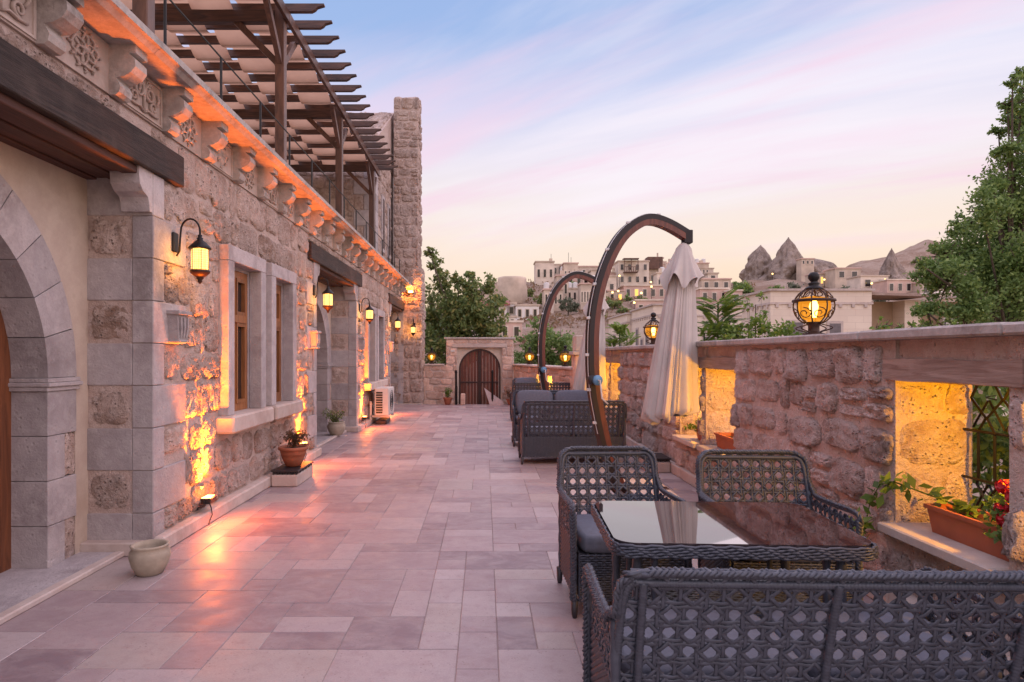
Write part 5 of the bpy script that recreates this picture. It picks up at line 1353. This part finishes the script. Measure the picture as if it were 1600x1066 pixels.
bs = [(825, 545, 22), (848, 525, 24), (845, 560, 26), (875, 535, 24), (870, 565, 22), (893, 555, 18), (815, 565, 14), (890, 575, 16)]
gb = at(855, 0, 24); tree('green_bush', 'round bright green tree behind the low far wall', (gb.x, gb.y, -2.5), pxb(bs, 24, r, .03), 2200, .14, M['leaf'], trunk=.12, seed=4, tw=30)
for k, (bl, D, lab, mt, sz, per) in enumerate([
        ([(1150, 515, 22), (1175, 505, 20), (1195, 520, 24), (1225, 522, 22), (1245, 528, 14), (1140, 535, 18), (1210, 540, 24), (1170, 540, 22)], 9.5, 'leafy green bush behind the parapet beside the globe lantern', 'leafbright', .075, 3600),
        ([(1170, 450, 9), (1168, 475, 10), (1190, 465, 9), (1195, 490, 10), (1180, 500, 10)], 9.6, 'thin climbing plant rising above the bush behind the parapet', 'leafbright', .06, 3600),
        ([(1370, 512, 8), (1385, 508, 11), (1405, 512, 10), (1425, 508, 9), (1440, 512, 7), (1460, 510, 10), (1490, 508, 10)], 6.4, 'low yellow green creeper along the back of the parapet coping', 'leafbright', .055, 4200)]):
    gb = at(bl[0][0], 0, D); tree('leafy_shrub', lab, (gb.x, gb.y, -2.5), pxb(bl, D, r, .04), per, sz, M[mt], 'shrub', 'plants behind the parapet', .025, 70 + k)
q = Vector((3.75, 3.3, .6))
tree('leafy_shrub', 'dense green bush outside the trellised niche', (q.x, q.y, -2.5), [(Vector((3.5, 2.6 + .3 * i, .25 + .32 * k)), .30) for i in range(7) for k in range(4)], 3200, .085, M['leaf'], 'shrub', 'plants behind the parapet', .03, 91)
def feather(label, base, fronds, mat, seed):
    """stems with paired leaflets, like a young sumac"""
    p = thing('sumac_plant', label, 'plant', base, 'plants behind the parapet'); r = random.Random(seed); base = Vector(base); m = MB(); V = MB()
    for (tip, L, n) in fronds:
        tip = Vector(tip); m.tube(smooth_path([base, base.lerp(tip, .6), tip], .2), .014, 5)
        for k in range(n):
            a = r.uniform(0, 6.28); s = tip - Vector((0, 0, r.uniform(0, .9) * L * 1.3)); d = Vector((math.cos(a), math.sin(a), r.uniform(.1, .9))).normalized()
            q = [s, s + d * L * .5 + Vector((0, 0, .05 * L)), s + d * L + Vector((0, 0, -.14 * L))]; m.tube(q, .004, 4); sid = d.cross(Vector((0, 0, 1))).normalized()
            for i in range(12):
                f = .15 + .85 * i / 11; c = q[0].lerp(q[1], f).lerp(q[1].lerp(q[2], f), f)
                for sg in (-1, 1):
                    l = (sid * sg + d * .45 + Vector((0, 0, -.25))).normalized() * L * .30 * (1 - .45 * f); w = d * L * .055
                    V.add([c, c + l * .5 + w, c + l, c + l * .5 - w], [(0, 1, 2, 3)])
    m.build('stem', M['leafbright'], p); o = V.build('foliage', mat, p); a_ = o.data.attributes.new('rnd', 'FLOAT', 'POINT'); n = len(o.data.vertices); a_.data.foreach_set('value', np.repeat(np.random.default_rng(seed).uniform(.2, 1, n // 4), 4).astype(np.float32))
q = at(1122, 0, 10.2); feather('feathery sumac standing behind the parapet right of the closed umbrella', (q.x, q.y, -2.5), [(at(1122, 472, 10.2), .46, 40), (at(1100, 520, 10.2), .42, 24), (at(1140, 505, 10.3), .42, 24)], M['leafbright'], 5)
q = at(968, 0, 16.5); feather('feathery sumac between the curved mast and the cream building', (q.x, q.y, -2.5), [(at(968, 512, 16.5), .42, 16), (at(980, 525, 16.6), .42, 14), (at(958, 530, 16.4), .4, 12)], M['leafbright'], 6)

# ================================================================== CREAM STONE HOUSES BEYOND THE PARAPET
t = NT('cream_ashlar'); n1 = t.noise(1.2, 5); n2 = t.noise(14, 4)
bk = t.new('ShaderNodeTexBrick'); 
for k, v in (('Scale', 1.0), ('Mortar Size', .006), ('Brick Width', .75), ('Row Height', .3)): bk.inputs[k].default_value = v
sx = t.new('ShaderNodeSeparateXYZ'); t.l.new(t.geo.outputs['Position'], sx.inputs[0]); cx_ = t.new('ShaderNodeCombineXYZ'); t.l.new(t.math('ADD', sx.outputs[0], sx.outputs[1]), cx_.inputs[0]); t.l.new(sx.outputs[2], cx_.inputs[1]); t.l.new(cx_.outputs[0], bk.inputs['Vector'])
bk.inputs['Color1'].default_value = (.76, .65, .53, 1); bk.inputs['Color2'].default_value = (.70, .59, .48, 1); bk.inputs['Mortar'].default_value = (.56, .46, .37, 1)
M['ashlar'] = t.set(Base_Color=t.mix(t.rng(n1, .35, .7, 0, .5), bk.outputs[0], (.62, .50, .41)), Roughness=.9)
M['tan'] = simple('tan_plaster', (.44, .32, .22), .9, 0, .15, 1.2)
def block(p, x0, x1, y0, y1, z1, mat, corn=True, z0=-2.6, sides='fl'):
    w = MB().box(x0, x1, y0, y1, z0, z1).build('wall', mat, p)
    if corn:
        MB().box(x0 - .10, x1 + .10, y0 - .10, y1 + .10, z1 - .001, z1 + .10).build('parapet_cap', M['plinth'], p); MB().box(x0 - .05, x1 + .05, y0 - .05, y1 + .05, z1 - .62, z1 - .52).build('string_course', M['plinth'], p)
        n = int((x1 - x0) / .55)
        for i in range(n): x = x0 + (i + .5) * (x1 - x0) / n; MB().box(x - .07, x + .07, y0 - .06, y0 + .01, z1 - .76, z1 - .621).build('dentil', M['plinth'], p)
        n = int((y1 - y0) / .55)
        for i in range(n): y = y0 + (i + .5) * (y1 - y0) / n; MB().box(x0 - .06, x0 + .01, y - .07, y + .07, z1 - .76, z1 - .621).build('dentil', M['plinth'], p)
    return w
def fwin(p, x, y, z, w, h, face='f'):
    if face == 'f': o = MB().box(x - w / 2 - .12, x + w / 2 + .12, y - .05, y + .02, z - .12, z + h + .12).build('window', M['plinth'], p); MB().box(x - w / 2, x + w / 2, y - .07, y - .045, z, z + h).build('pane', M['curtain'], o); MB().box(x - w / 2 - .18, x + w / 2 + .18, y - .12, y + .02, z - .22, z - .121).build('sill', M['plinth'], o)
    else: o = MB().box(x - .05, x + .02, y - w / 2 - .12, y + w / 2 + .12, z - .12, z + h + .12).build('window', M['plinth'], p); MB().box(x - .07, x - .045, y - w / 2, y + w / 2, z, z + h).build('pane', M['curtain'], o)
ca = thing('cream_building', 'flat roofed cream stone house behind the globe lantern', 'house', (15.5, 31, -2.5))
block(ca, 13.2, 17.85, 29.4, 32.7, 4.45, M['ashlar']); fwin(ca, 14.35, 29.4, 2.15, .62, .85); fwin(ca, 16.15, 29.4, 2.35, .5, .6)
block(ca, 17.86, 24.6, 31.2, 35, 4.1, M['tan'], False)
MB().box(19.95, 20.7, 30.3, 31.19, -2.5, 4.1).build('pier', M['ashlar'], ca)
MB().prism([(17.9, 29.5, 4.28), (20.6, 29.5, 4.20), (20.6, 29.5, 4.32), (17.9, 29.5, 4.40)], (0, 2.2, 0)).build('canopy_roof', M['oldwood'], ca); MB().prism([(20.65, 29.2, 4.24), (23.7, 29.2, 4.55), (23.7, 29.2, 4.66), (20.65, 29.2, 4.34)], (0, 2.2, .1)).build('canopy_roof', M['cream'], ca)
u = MB().box(22.1, 22.9, 30.75, 31.1, 2.65, 3.3, .03).build('cooling_unit', M['white'], ca); MB().lathe([(.24, 0), (.24, .02), (.0, .02)], 18, (0, 0, 0))
MB().tube([(22.4 + .22 * math.cos(k * PI / 9), 30.74, 2.98 + .22 * math.sin(k * PI / 9)) for k in range(18)], .03, 5, True).build('fan_ring', M['black'], ca)
cb = thing('cream_building', 'long cream stone wall block half hidden by the leafy tree', 'house', (26, 31, -2.5)); block(cb, 23.9, 32, 29.7, 34, 4.4, M['ashlar'])
cc_ = thing('cream_building', 'cream stone house between umbrella and sumac', 'house', (14, 40, -2.5)); block(cc_, 12.4, 16.5, 38.5, 43, 4.45, M['ashlar']); fwin(cc_, 13.6, 38.5, 1.6, .6, 1.0)
cd_ = thing('cream_building', 'cream stone house with dentil cornice behind the first curved mast', 'house', (11, 44, -2.5)); block(cd_, 10.25, 12.39, 38.6, 44.4, 4.5, M['ashlar']); block(cd_, 9.95, 12.35, 44.45, 51, 4.35, M['ashlar'])
for y, h in ((40.0, 1.6), (41.3, .8), (42.6, 1.5), (46.5, 1.3), (48.5, 1.3)): fwin(cd_, 10.25 if y < 44 else 9.95, y, 1.7, .5, h, 'l')

# ================================================================== TOWN ON THE SLOPE
TM = [simple('town_stone_pale', (.66, .56, .46), .9, 0, .18, .6), simple('town_stone_tan', (.52, .42, .33), .9, 0, .2, .6), simple('town_stone_pink', (.60, .42, .35), .9, 0, .18, .6), simple('town_whitewash', (.76, .72, .68), .9, 0, .08, .6), simple('town_brown_wood', (.13, .07, .05), .8, 0, .3, 2), simple('red_roof', (.26, .085, .07), .8, 0, .25, 3)]
def house(x0, x1, yt, yb, D, mi, label, dep=.9, wins=2, floors=1, roof=None, extra=None, lit=False):
    a = at(x0, yb, D); b_ = at(x1, yb, D); w = (b_ - a).length; zt = at(x0, yt, D).z; zb = a.z - 4; dp = w * dep + 2
    p = thing('town_house', label, 'house', ((a.x + b_.x) / 2, a.y, a.z), 'houses on the town slope')
    X0, X1, Y0 = a.x, a.x + w, a.y
    wl_ = MB().box(X0, X1, Y0, Y0 + dp, zb, zt).build('wall', TM[mi], p)
    if roof == 'tile': MB().prism([(X0 - .4, Y0 - .5, zt), (X1 + .4, Y0 - .5, zt), (X1 + .4, Y0 + dp * .5, zt + w * .16), (X0 - .4, Y0 + dp * .5, zt + w * .16)], (0, 0, .25)).build('roof', TM[5], p)
    else:
        MB().box(X0 - .15, X1 + .15, Y0 - .15, Y0 + dp + .15, zt, zt + .22).build('parapet', TM[(mi + 1) % 3], p)
    fh = (zt - a.z) / floors
    for f in range(floors):
        for k in range(wins):
            x = X0 + w * (k + .5) / wins; ww = min(1.0, w / wins * .38); z = a.z + fh * (f + .32); hh = min(1.5, fh * .45)
            o = MB().box(x - ww / 2 - .12, x + ww / 2 + .12, Y0 - .06, Y0 + .05, z - .12, z + hh + .12).build('window', TM[0], p); MB().box(x - ww / 2, x + ww / 2, Y0 - .09, Y0 - .055, z, z + hh).build('pane', M['warmwin'] if (lit and f == 0 and k == 1) else M['glass'], o)
    if extra == 'balcony':
        zz = a.z + fh * 1.05; MB().box(X0 + w * .15, X0 + w * .6, Y0 - 1.3, Y0 - .1, zz, zz + .15).build('balcony_floor', TM[4], p)
        for k in range(7): x = X0 + w * (.16 + .43 * k / 6); MB().box(x - .06, x + .06, Y0 - 1.3, Y0 - 1.2, zz + .15, zz + (2.4 if k % 3 == 0 else .95)).build('balcony_post', TM[4], p)
        MB().box(X0 + w * .15, X0 + w * .6, Y0 - 1.3, Y0 - 1.2, zz + .95, zz + 1.05).build('balcony_rail', TM[4], p); MB().box(X0 + w * .13, X0 + w * .62, Y0 - 1.4, Y0, zz + 2.4, zz + 2.55).build('balcony_roof', TM[4], p)
    if extra == 'chimney': MB().box(X0 + w * .7, X0 + w * .78, Y0 + dp * .3, Y0 + dp * .4, zt, zt + 1.2).build('chimney', TM[1], p)
    return p
H = [(843, 858, 411, 434, 134, 0, 'pale stone house standing tallest at the left end of the hilltop row', .7, 2, 1), (858, 878, 414, 434, 136, 0, 'pale crenellated hilltop house next to the tallest one', .7, 3, 1), (877, 896, 415, 434, 133, 3, 'whitewashed block on the hilltop row', .7, 2, 1), (896, 940, 417, 440, 135, 1, 'long tan flat roofed house on the hilltop behind the masts', .5, 4, 1),
     (966, 1014, 409, 447, 116, 0, 'large pale house with wooden balcony on the hilltop', .5, 4, 2, None, 'balcony'), (1014, 1036, 404, 447, 118, 1, 'tall house with dark timber top floor beside the balcony house', .6, 2, 2, None, 'chimney'), (1036, 1058, 418, 447, 120, 0, 'pale hilltop house right of the dark topped house', .6, 2, 2),
     (975, 1040, 447, 470, 104, 2, 'long terraced pink house below the balcony house', .4, 5, 1, None, None, True), (994, 1038, 470, 500, 92, 2, 'pink stone house above the cream cornice', .4, 3, 1), (950, 975, 455, 478, 103, 1, 'tan terraced house below the balcony with lit lamps', .4, 2, 1, None, None, True),
     (752, 792, 478, 500, 86, 3, 'white cottage with a red tiled roof on the slope', .4, 3, 1, 'tile'), (792, 806, 475, 497, 87, 3, 'narrow white house next to the red roofed cottage', .5, 1, 1), (806, 842, 478, 503, 85, 3, 'white house with terraces below the round ruin', .4, 3, 1), (772, 806, 496, 510, 78, 3, 'low white annex below the red roofed cottage', .4, 3, 1), (780, 816, 504, 535, 68, 2, 'low pink stone house above the green bush', .4, 2, 1),
     (1094, 1138, 452, 478, 88, 2, 'pink stone house above the feathery sumac', .4, 3, 1), (1078, 1096, 430, 470, 100, 1, 'tan house just right of the umbrella canopy', .5, 1, 2), (1096, 1142, 437, 455, 98, 1, 'low roof terrace house with dark openings', .5, 3, 1), (1106, 1122, 428, 440, 108, 0, 'small pale house above the roof terrace', .5, 1, 1),
     (1140, 1160, 455, 478, 86, 2, 'small pink house beside the hillside green tree', .4, 1, 1), (1305, 1345, 420, 440, 128, 1, 'dark flat roofed house between rock mass and cone', .5, 2, 1), (1345, 1388, 432, 455, 118, 0, 'pale house below the single rock cone', .5, 2, 1), (1386, 1440, 438, 462, 112, 2, 'pink stone house under the single rock cone', .4, 4, 1), (1438, 1500, 442, 466, 110, 1, 'tan house right of the cone behind the tree', .4, 4, 1), (1272, 1304, 428, 450, 132, 1, 'rock cut house with lit orange windows', .4, 4, 1, None, None, True)]
for h in H: house(h[0], h[1], h[2], h[3], h[4], h[5], h[6], h[7], h[8], h[9], *(h[10:] if len(h) > 10 else ()))
rq = random.Random(17)
def clutter(p, x0, x1, y, z):
    got = set()
    for _ in range(rq.randint(1, 3)):
        x = rq.uniform(x0 + .4, x1 - .4); k = rq.random()
        if k < .4: MB().tube([(x, y + 1, z), (x, y + 1, z + rq.uniform(1.2, 2.2))], .035, 4).build('aerial', M['iron'], p); got.add('aerial')
        elif k < .88: got.add('chimney'); MB().box(x - .3, x + .3, y + .8, y + 1.4, z, z + rq.uniform(.6, 1.1)).build('chimney', TM[1], p)
        else: got.add('white tank'); MB().lathe([(.45, 0), (.45, .9), (.3, 1.0), (.0, 1.05)], 12, (x, y + 1.2, z)).build('water_tank', M['white'], p)
    return sorted(got)
for i in range(24):
    px, D = rq.uniform(830, 1095), rq.choice((96, 102, 109, 117, 124, 130, 140)) + rq.uniform(-2, 2); w = rq.uniform(13, 30)
    X0 = at(px, 0, D).x; hz = hill(X0, D); yb = 555 - (hz + .2 - 1.5) * 1000 / D; hh = rq.uniform(2.6, 4.6) * 1000 / D
    ci, nw = rq.choice((0, 0, 1, 2, 1)), rq.randint(2, 4)
    p = house(px, px + w, yb - hh, yb, D, ci, 'x', rq.uniform(.3, .6), nw, 1)
    a = at(px, 0, D); got = clutter(p, a.x, a.x + w * D / 1000, D, at(px, yb - hh, D).z + .2)
    ter = rq.random() < .5
    near = min(H, key=lambda h: abs((h[0] + h[1]) / 2 - px - w / 2) + abs(h[4] - D))
    p['label'] = '%s %s house, %s windows%s%s, %s %s' % ('low' if hh * D < 3200 else 'middling' if hh * D < 3800 else 'taller', ('pale', 'tan', 'pink')[ci], ('two', 'three', 'four')[nw - 2], ' and ' + got[0] if got else '', ' on a terrace' if ter else '', 'behind' if D > near[4] else 'below', 'the ' + ' '.join(near[6].split()[:3]))
    if ter:
        a = at(px, yb, D); MB().box(a.x + .2, a.x + .2 + w * D / 1000 * .4, a.y - 1.4, a.y - .05, a.z - 2, a.z + rq.uniform(.5, 1.2)).build('terrace_wall', TM[rq.randint(0, 2)], p)
q = at(1025, 404, 117.5); MB().box(q.x - 1.5, q.x + 1.2, q.y - .1, q.y + 2, q.z - 1.9, q.z + .3).build('timber_top', TM[4], [o for o in bpy.data.objects if o.get('label') == 'tall house with dark timber top floor beside the balcony house'][0])
# round ruin
q = at(800, 462, 104); rn = thing('round_ruin', 'round tan stone ruin standing on the slope', 'ruin', q)
MB().lathe([(2.6, -3), (2.5, 0), (2.45, 1.2), (2.4, 2.0), (2.3, 2.6), (2.2, 2.9), (1.7, 2.8), (.0, 2.4)], 40, q, wob=lambda a, z: 1 + .09 * mnoise.noise(Vector((math.cos(a) * 2, math.sin(a) * 2, z * .8)))).build('drum', TM[1], rn, smooth=True)
MB().box(q.x - 4.6, q.x - 1.6, q.y - .6, q.y + 2, q.z - 3, q.z + 1.6).build('side_wall', TM[1], rn)
# rock cones
t = NT('grey_brown_tuff_rock'); a1 = t.noise(.35, 8, .68, t.pos((1, 1, .5))); a2 = t.noise(1.6, 6, .7); a3 = t.vor(.8, t.pos((1, 1, .35)))
c = t.mix(t.rng(a1, .36, .66), (.40, .315, .26), (.19, .145, .12)); c = t.mix(t.rng(a3, .0, .22, .75, 0), c, (.07, .055, .05)); c = t.mix(t.rng(a2, .55, .75, 0, .5), c, (.47, .39, .34))
t.bump(t.math('ADD', a1, t.math('MULTIPLY', a2, .5)), 1.0, .9); M['rock'] = t.set(Base_Color=c, Roughness=.95)
def cone(px, ytop, ybase, halfpx, D, label, sharp=1.0, lean=0, flat=0, seed=0):
    q = at(px, ybase, D); h = at(px, ytop, D).z - q.z; R = halfpx * D / 1000; p = thing('rock_cone', label, 'rock', q, 'tuff rock cones'); zb = 4
    def f(u, v):
        a = u * 2 * PI; z = -zb + v * (h + zb); g = max(0, z / h); prof = (1 - g ** sharp) if not flat else (1 - g ** flat)
        rad = R * (max(.02, prof) * 1.0 + (.12 if g <= 0 else 0)); w = mnoise.noise(Vector((math.cos(a) * 1.6 + seed, math.sin(a) * 1.6, z * .28))) * .34 + mnoise.noise(Vector((math.cos(a) * 5 + seed, math.sin(a) * 5, z * .7))) * .2 + mnoise.noise(Vector((math.cos(a) * 12 + seed, math.sin(a) * 12, z * 1.5))) * .08
        rad *= (1 + w); return (q.x + rad * math.cos(a) + lean * R * g, q.y + rad * math.sin(a) * .9, q.z + z)
    m = MB(); m.grid(f, 96, 60, True); m.f.append(tuple(59 * 96 + i for i in range(96))); m.build('rock', M['rock'], p, smooth=True); return p
cone(1186, 383, 440, 26, 158, 'left grey rock cone with the blunter top', 2.1, .1, 0, 3); c2 = cone(1232, 371, 442, 36, 152, 'tallest pointed grey rock cone', 1.35, 0, 0, 7); cone(1272, 404, 445, 34, 150, 'broad flat topped rock mass beside the tallest cone', 1, 0, 4.5, 11); cone(1391, 388, 442, 22, 190, 'slim lone rock cone on the pale slope', 1.15, .1, 0, 19)
for k, (px, py, D, s) in enumerate(((1178, 420, 153, .35), (1238, 412, 143, .3))):
    pass
house(1252, 1272, 405, 416, 144, 1, 'small cave house cut in the flat topped rock', .1, 3, 1)
# hillside shrubs
SH = [(1160, 440, 17, 104, 'leaf', 'round green tree on the slope right of the umbrella'), (1146, 446, 10, 103, 'leafdark', 'small dark tree beside the round green tree'), (1215, 442, 13, 100, 'leaf', 'low green shrubs below the tallest cone'), (1240, 436, 15, 101, 'leafgrey', 'grey olive tree below the tallest cone'), (1262, 445, 12, 100, 'drybush', 'orange brown dry shrub beside the globe lantern top'),
      (1318, 446, 15, 98, 'leafgrey', 'grey olive tree right of the lit rock house'), (1340, 444, 16, 97, 'leafgrey', 'second grey olive tree below the dark flat house'), (1378, 448, 9, 96, 'leafgrey', 'small olive bush under the lone cone'), (828, 443, 7, 108, 'leafdark', 'dark shrub beside the round ruin'), (848, 455, 11, 100, 'leafdark', 'dark bush on the slope below the hilltop row'), (872, 448, 8, 104, 'leafdark', 'small dark bush under the white block'),
      (888, 466, 15, 92, 'leafgrey', 'grey green bush inside the second curved mast'), (910, 444, 9, 110, 'leafdark', 'dark low bush on the ridge between the masts'), (962, 440, 11, 106, 'leafgrey', 'grey tree left of the balcony house'), (960, 480, 12, 92, 'leafdark', 'dark shrub right of the first mast'), (976, 488, 10, 90, 'leafdark', 'dark shrub above the cream cornice'), (1003, 456, 9, 96, 'leafdark', 'round shrub on the terraced house'), (940, 498, 9, 84, 'leafdark', 'low scrub on the bank between the masts'), (1428, 385, 4, 380, 'leafdark', 'lone tree on the far ridge'), (1300, 398, 0, 0, '', '')]
for k, (px, py, R, D, mt, lab) in enumerate(SH):
    if not D: continue
    g = at(px, py, D); rad = R * D / 1000; gz = hill(g.x, g.y); g.z = max(gz + rad * .55, min(g.z, gz + rad * 1.3)); p = thing('hill_shrub', lab, 'shrub', (g.x, g.y, min(gz, g.z)), 'shrubs on the slope'); rq = random.Random(200 + k)
    MB().tube([(g.x, g.y, min(gz, g.z) - .3), (g.x, g.y, g.z)], .12, 5).build('trunk', M['bark'], p); leaves('crown', M[mt], p, blob_leaves([(g, rad * .8), (g + Vector((rad * .6, 0, -rad * .3)), rad * .55), (g + Vector((-rad * .6, 0, -rad * .25)), rad * .6)], 230 if R > 6 else 500, rq, 10, .2), .42, rq)
rq = random.Random(23)
for k in range(30):
    px, D, R = rq.uniform(805, 1150), rq.uniform(88, 126), rq.uniform(5, 10); g = at(px, 500, D); rad = R * D / 1000; gz = hill(g.x, g.y); g.z = gz + rad * .6
    mt = rq.choice(('leafdark', 'leafgrey', 'leaf')); nh = min(H, key=lambda h: abs((h[0] + h[1]) / 2 - px) + abs(h[4] - D))
    p = thing('hill_shrub', '%s %s shrub growing %s the %s' % ('small' if R < 6.5 else 'middling' if R < 8.3 else 'wide', {'leafdark': 'dark green', 'leafgrey': 'grey green', 'leaf': 'fresh green'}[mt], 'behind' if D > nh[4] else 'below', ' '.join(nh[6].split()[:5])), 'shrub', (g.x, g.y, gz), 'scattered shrubs on the slope'); MB().tube([(g.x, g.y, gz - .3), (g.x, g.y, g.z)], .1, 5).build('trunk', M['bark'], p)
    leaves('crown', M[mt], p, blob_leaves([(g, rad * .8), (g + Vector((rad * .6, 0, -rad * .3)), rad * .5)], 260, rq, 10, .2), .40, rq)
# dry scrub over the bank
rq = random.Random(77); pts = []
while len(pts) < 5200:
    px, D = rq.uniform(740, 1180), rq.uniform(66, 132); g = at(px, 500, D); z = hill(g.x, g.y)
    if mnoise.noise(Vector((g.x * .12, g.y * .12, 3))) > -.05: pts.append((Vector((g.x, g.y, z + rq.uniform(0, .5))), 1))
tag(leaves('dry_scrub', M['drybush'], None, pts, .55, rq), 'dry brown scrub covering the town slope', 'scrub', kind='stuff')
# lit lamps in the town
for k, (px, py, D, lab) in enumerate([(968, 431, 114, 'lit lamp left of the balcony house'), (1017, 441, 112, 'lit lamp below the dark timber house'), (957, 457, 101, 'lit lamp on the tan terrace'), (966, 455, 101, 'second lit lamp on the tan terrace'), (1002, 458, 95, 'lit lamp beside the round terrace shrub'), (991, 473, 91, 'lit lamp on the pink terrace wall'), (770, 492, 84, 'lit lamp under the red roof'), (1207, 428, 140, 'lit lamp at the foot of the tallest cone'), (1288, 437, 128, 'lit lamp at the rock cut house'), (1383, 437, 115, 'lit lamp below the lone cone'), (1362, 443, 114, 'lit lamp at the pale house'), (1018, 448, 103, 'lit lamp on the terraced pink house')]):
    g = at(px, py, D); p = thing('street_lamp', lab, 'lamp', (g.x, g.y, g.z - 2), 'lamps in the town'); MB().tube([(g.x, g.y, g.z - 2.2), (g.x, g.y, g.z)], .04, 5).build('post', M['iron'], p); MB().lathe([(.0, -.16), (.14, -.1), (.17, 0), (.12, .12), (.0, .17)], 10, g).build('globe', M['farbulb'], p, smooth=True)
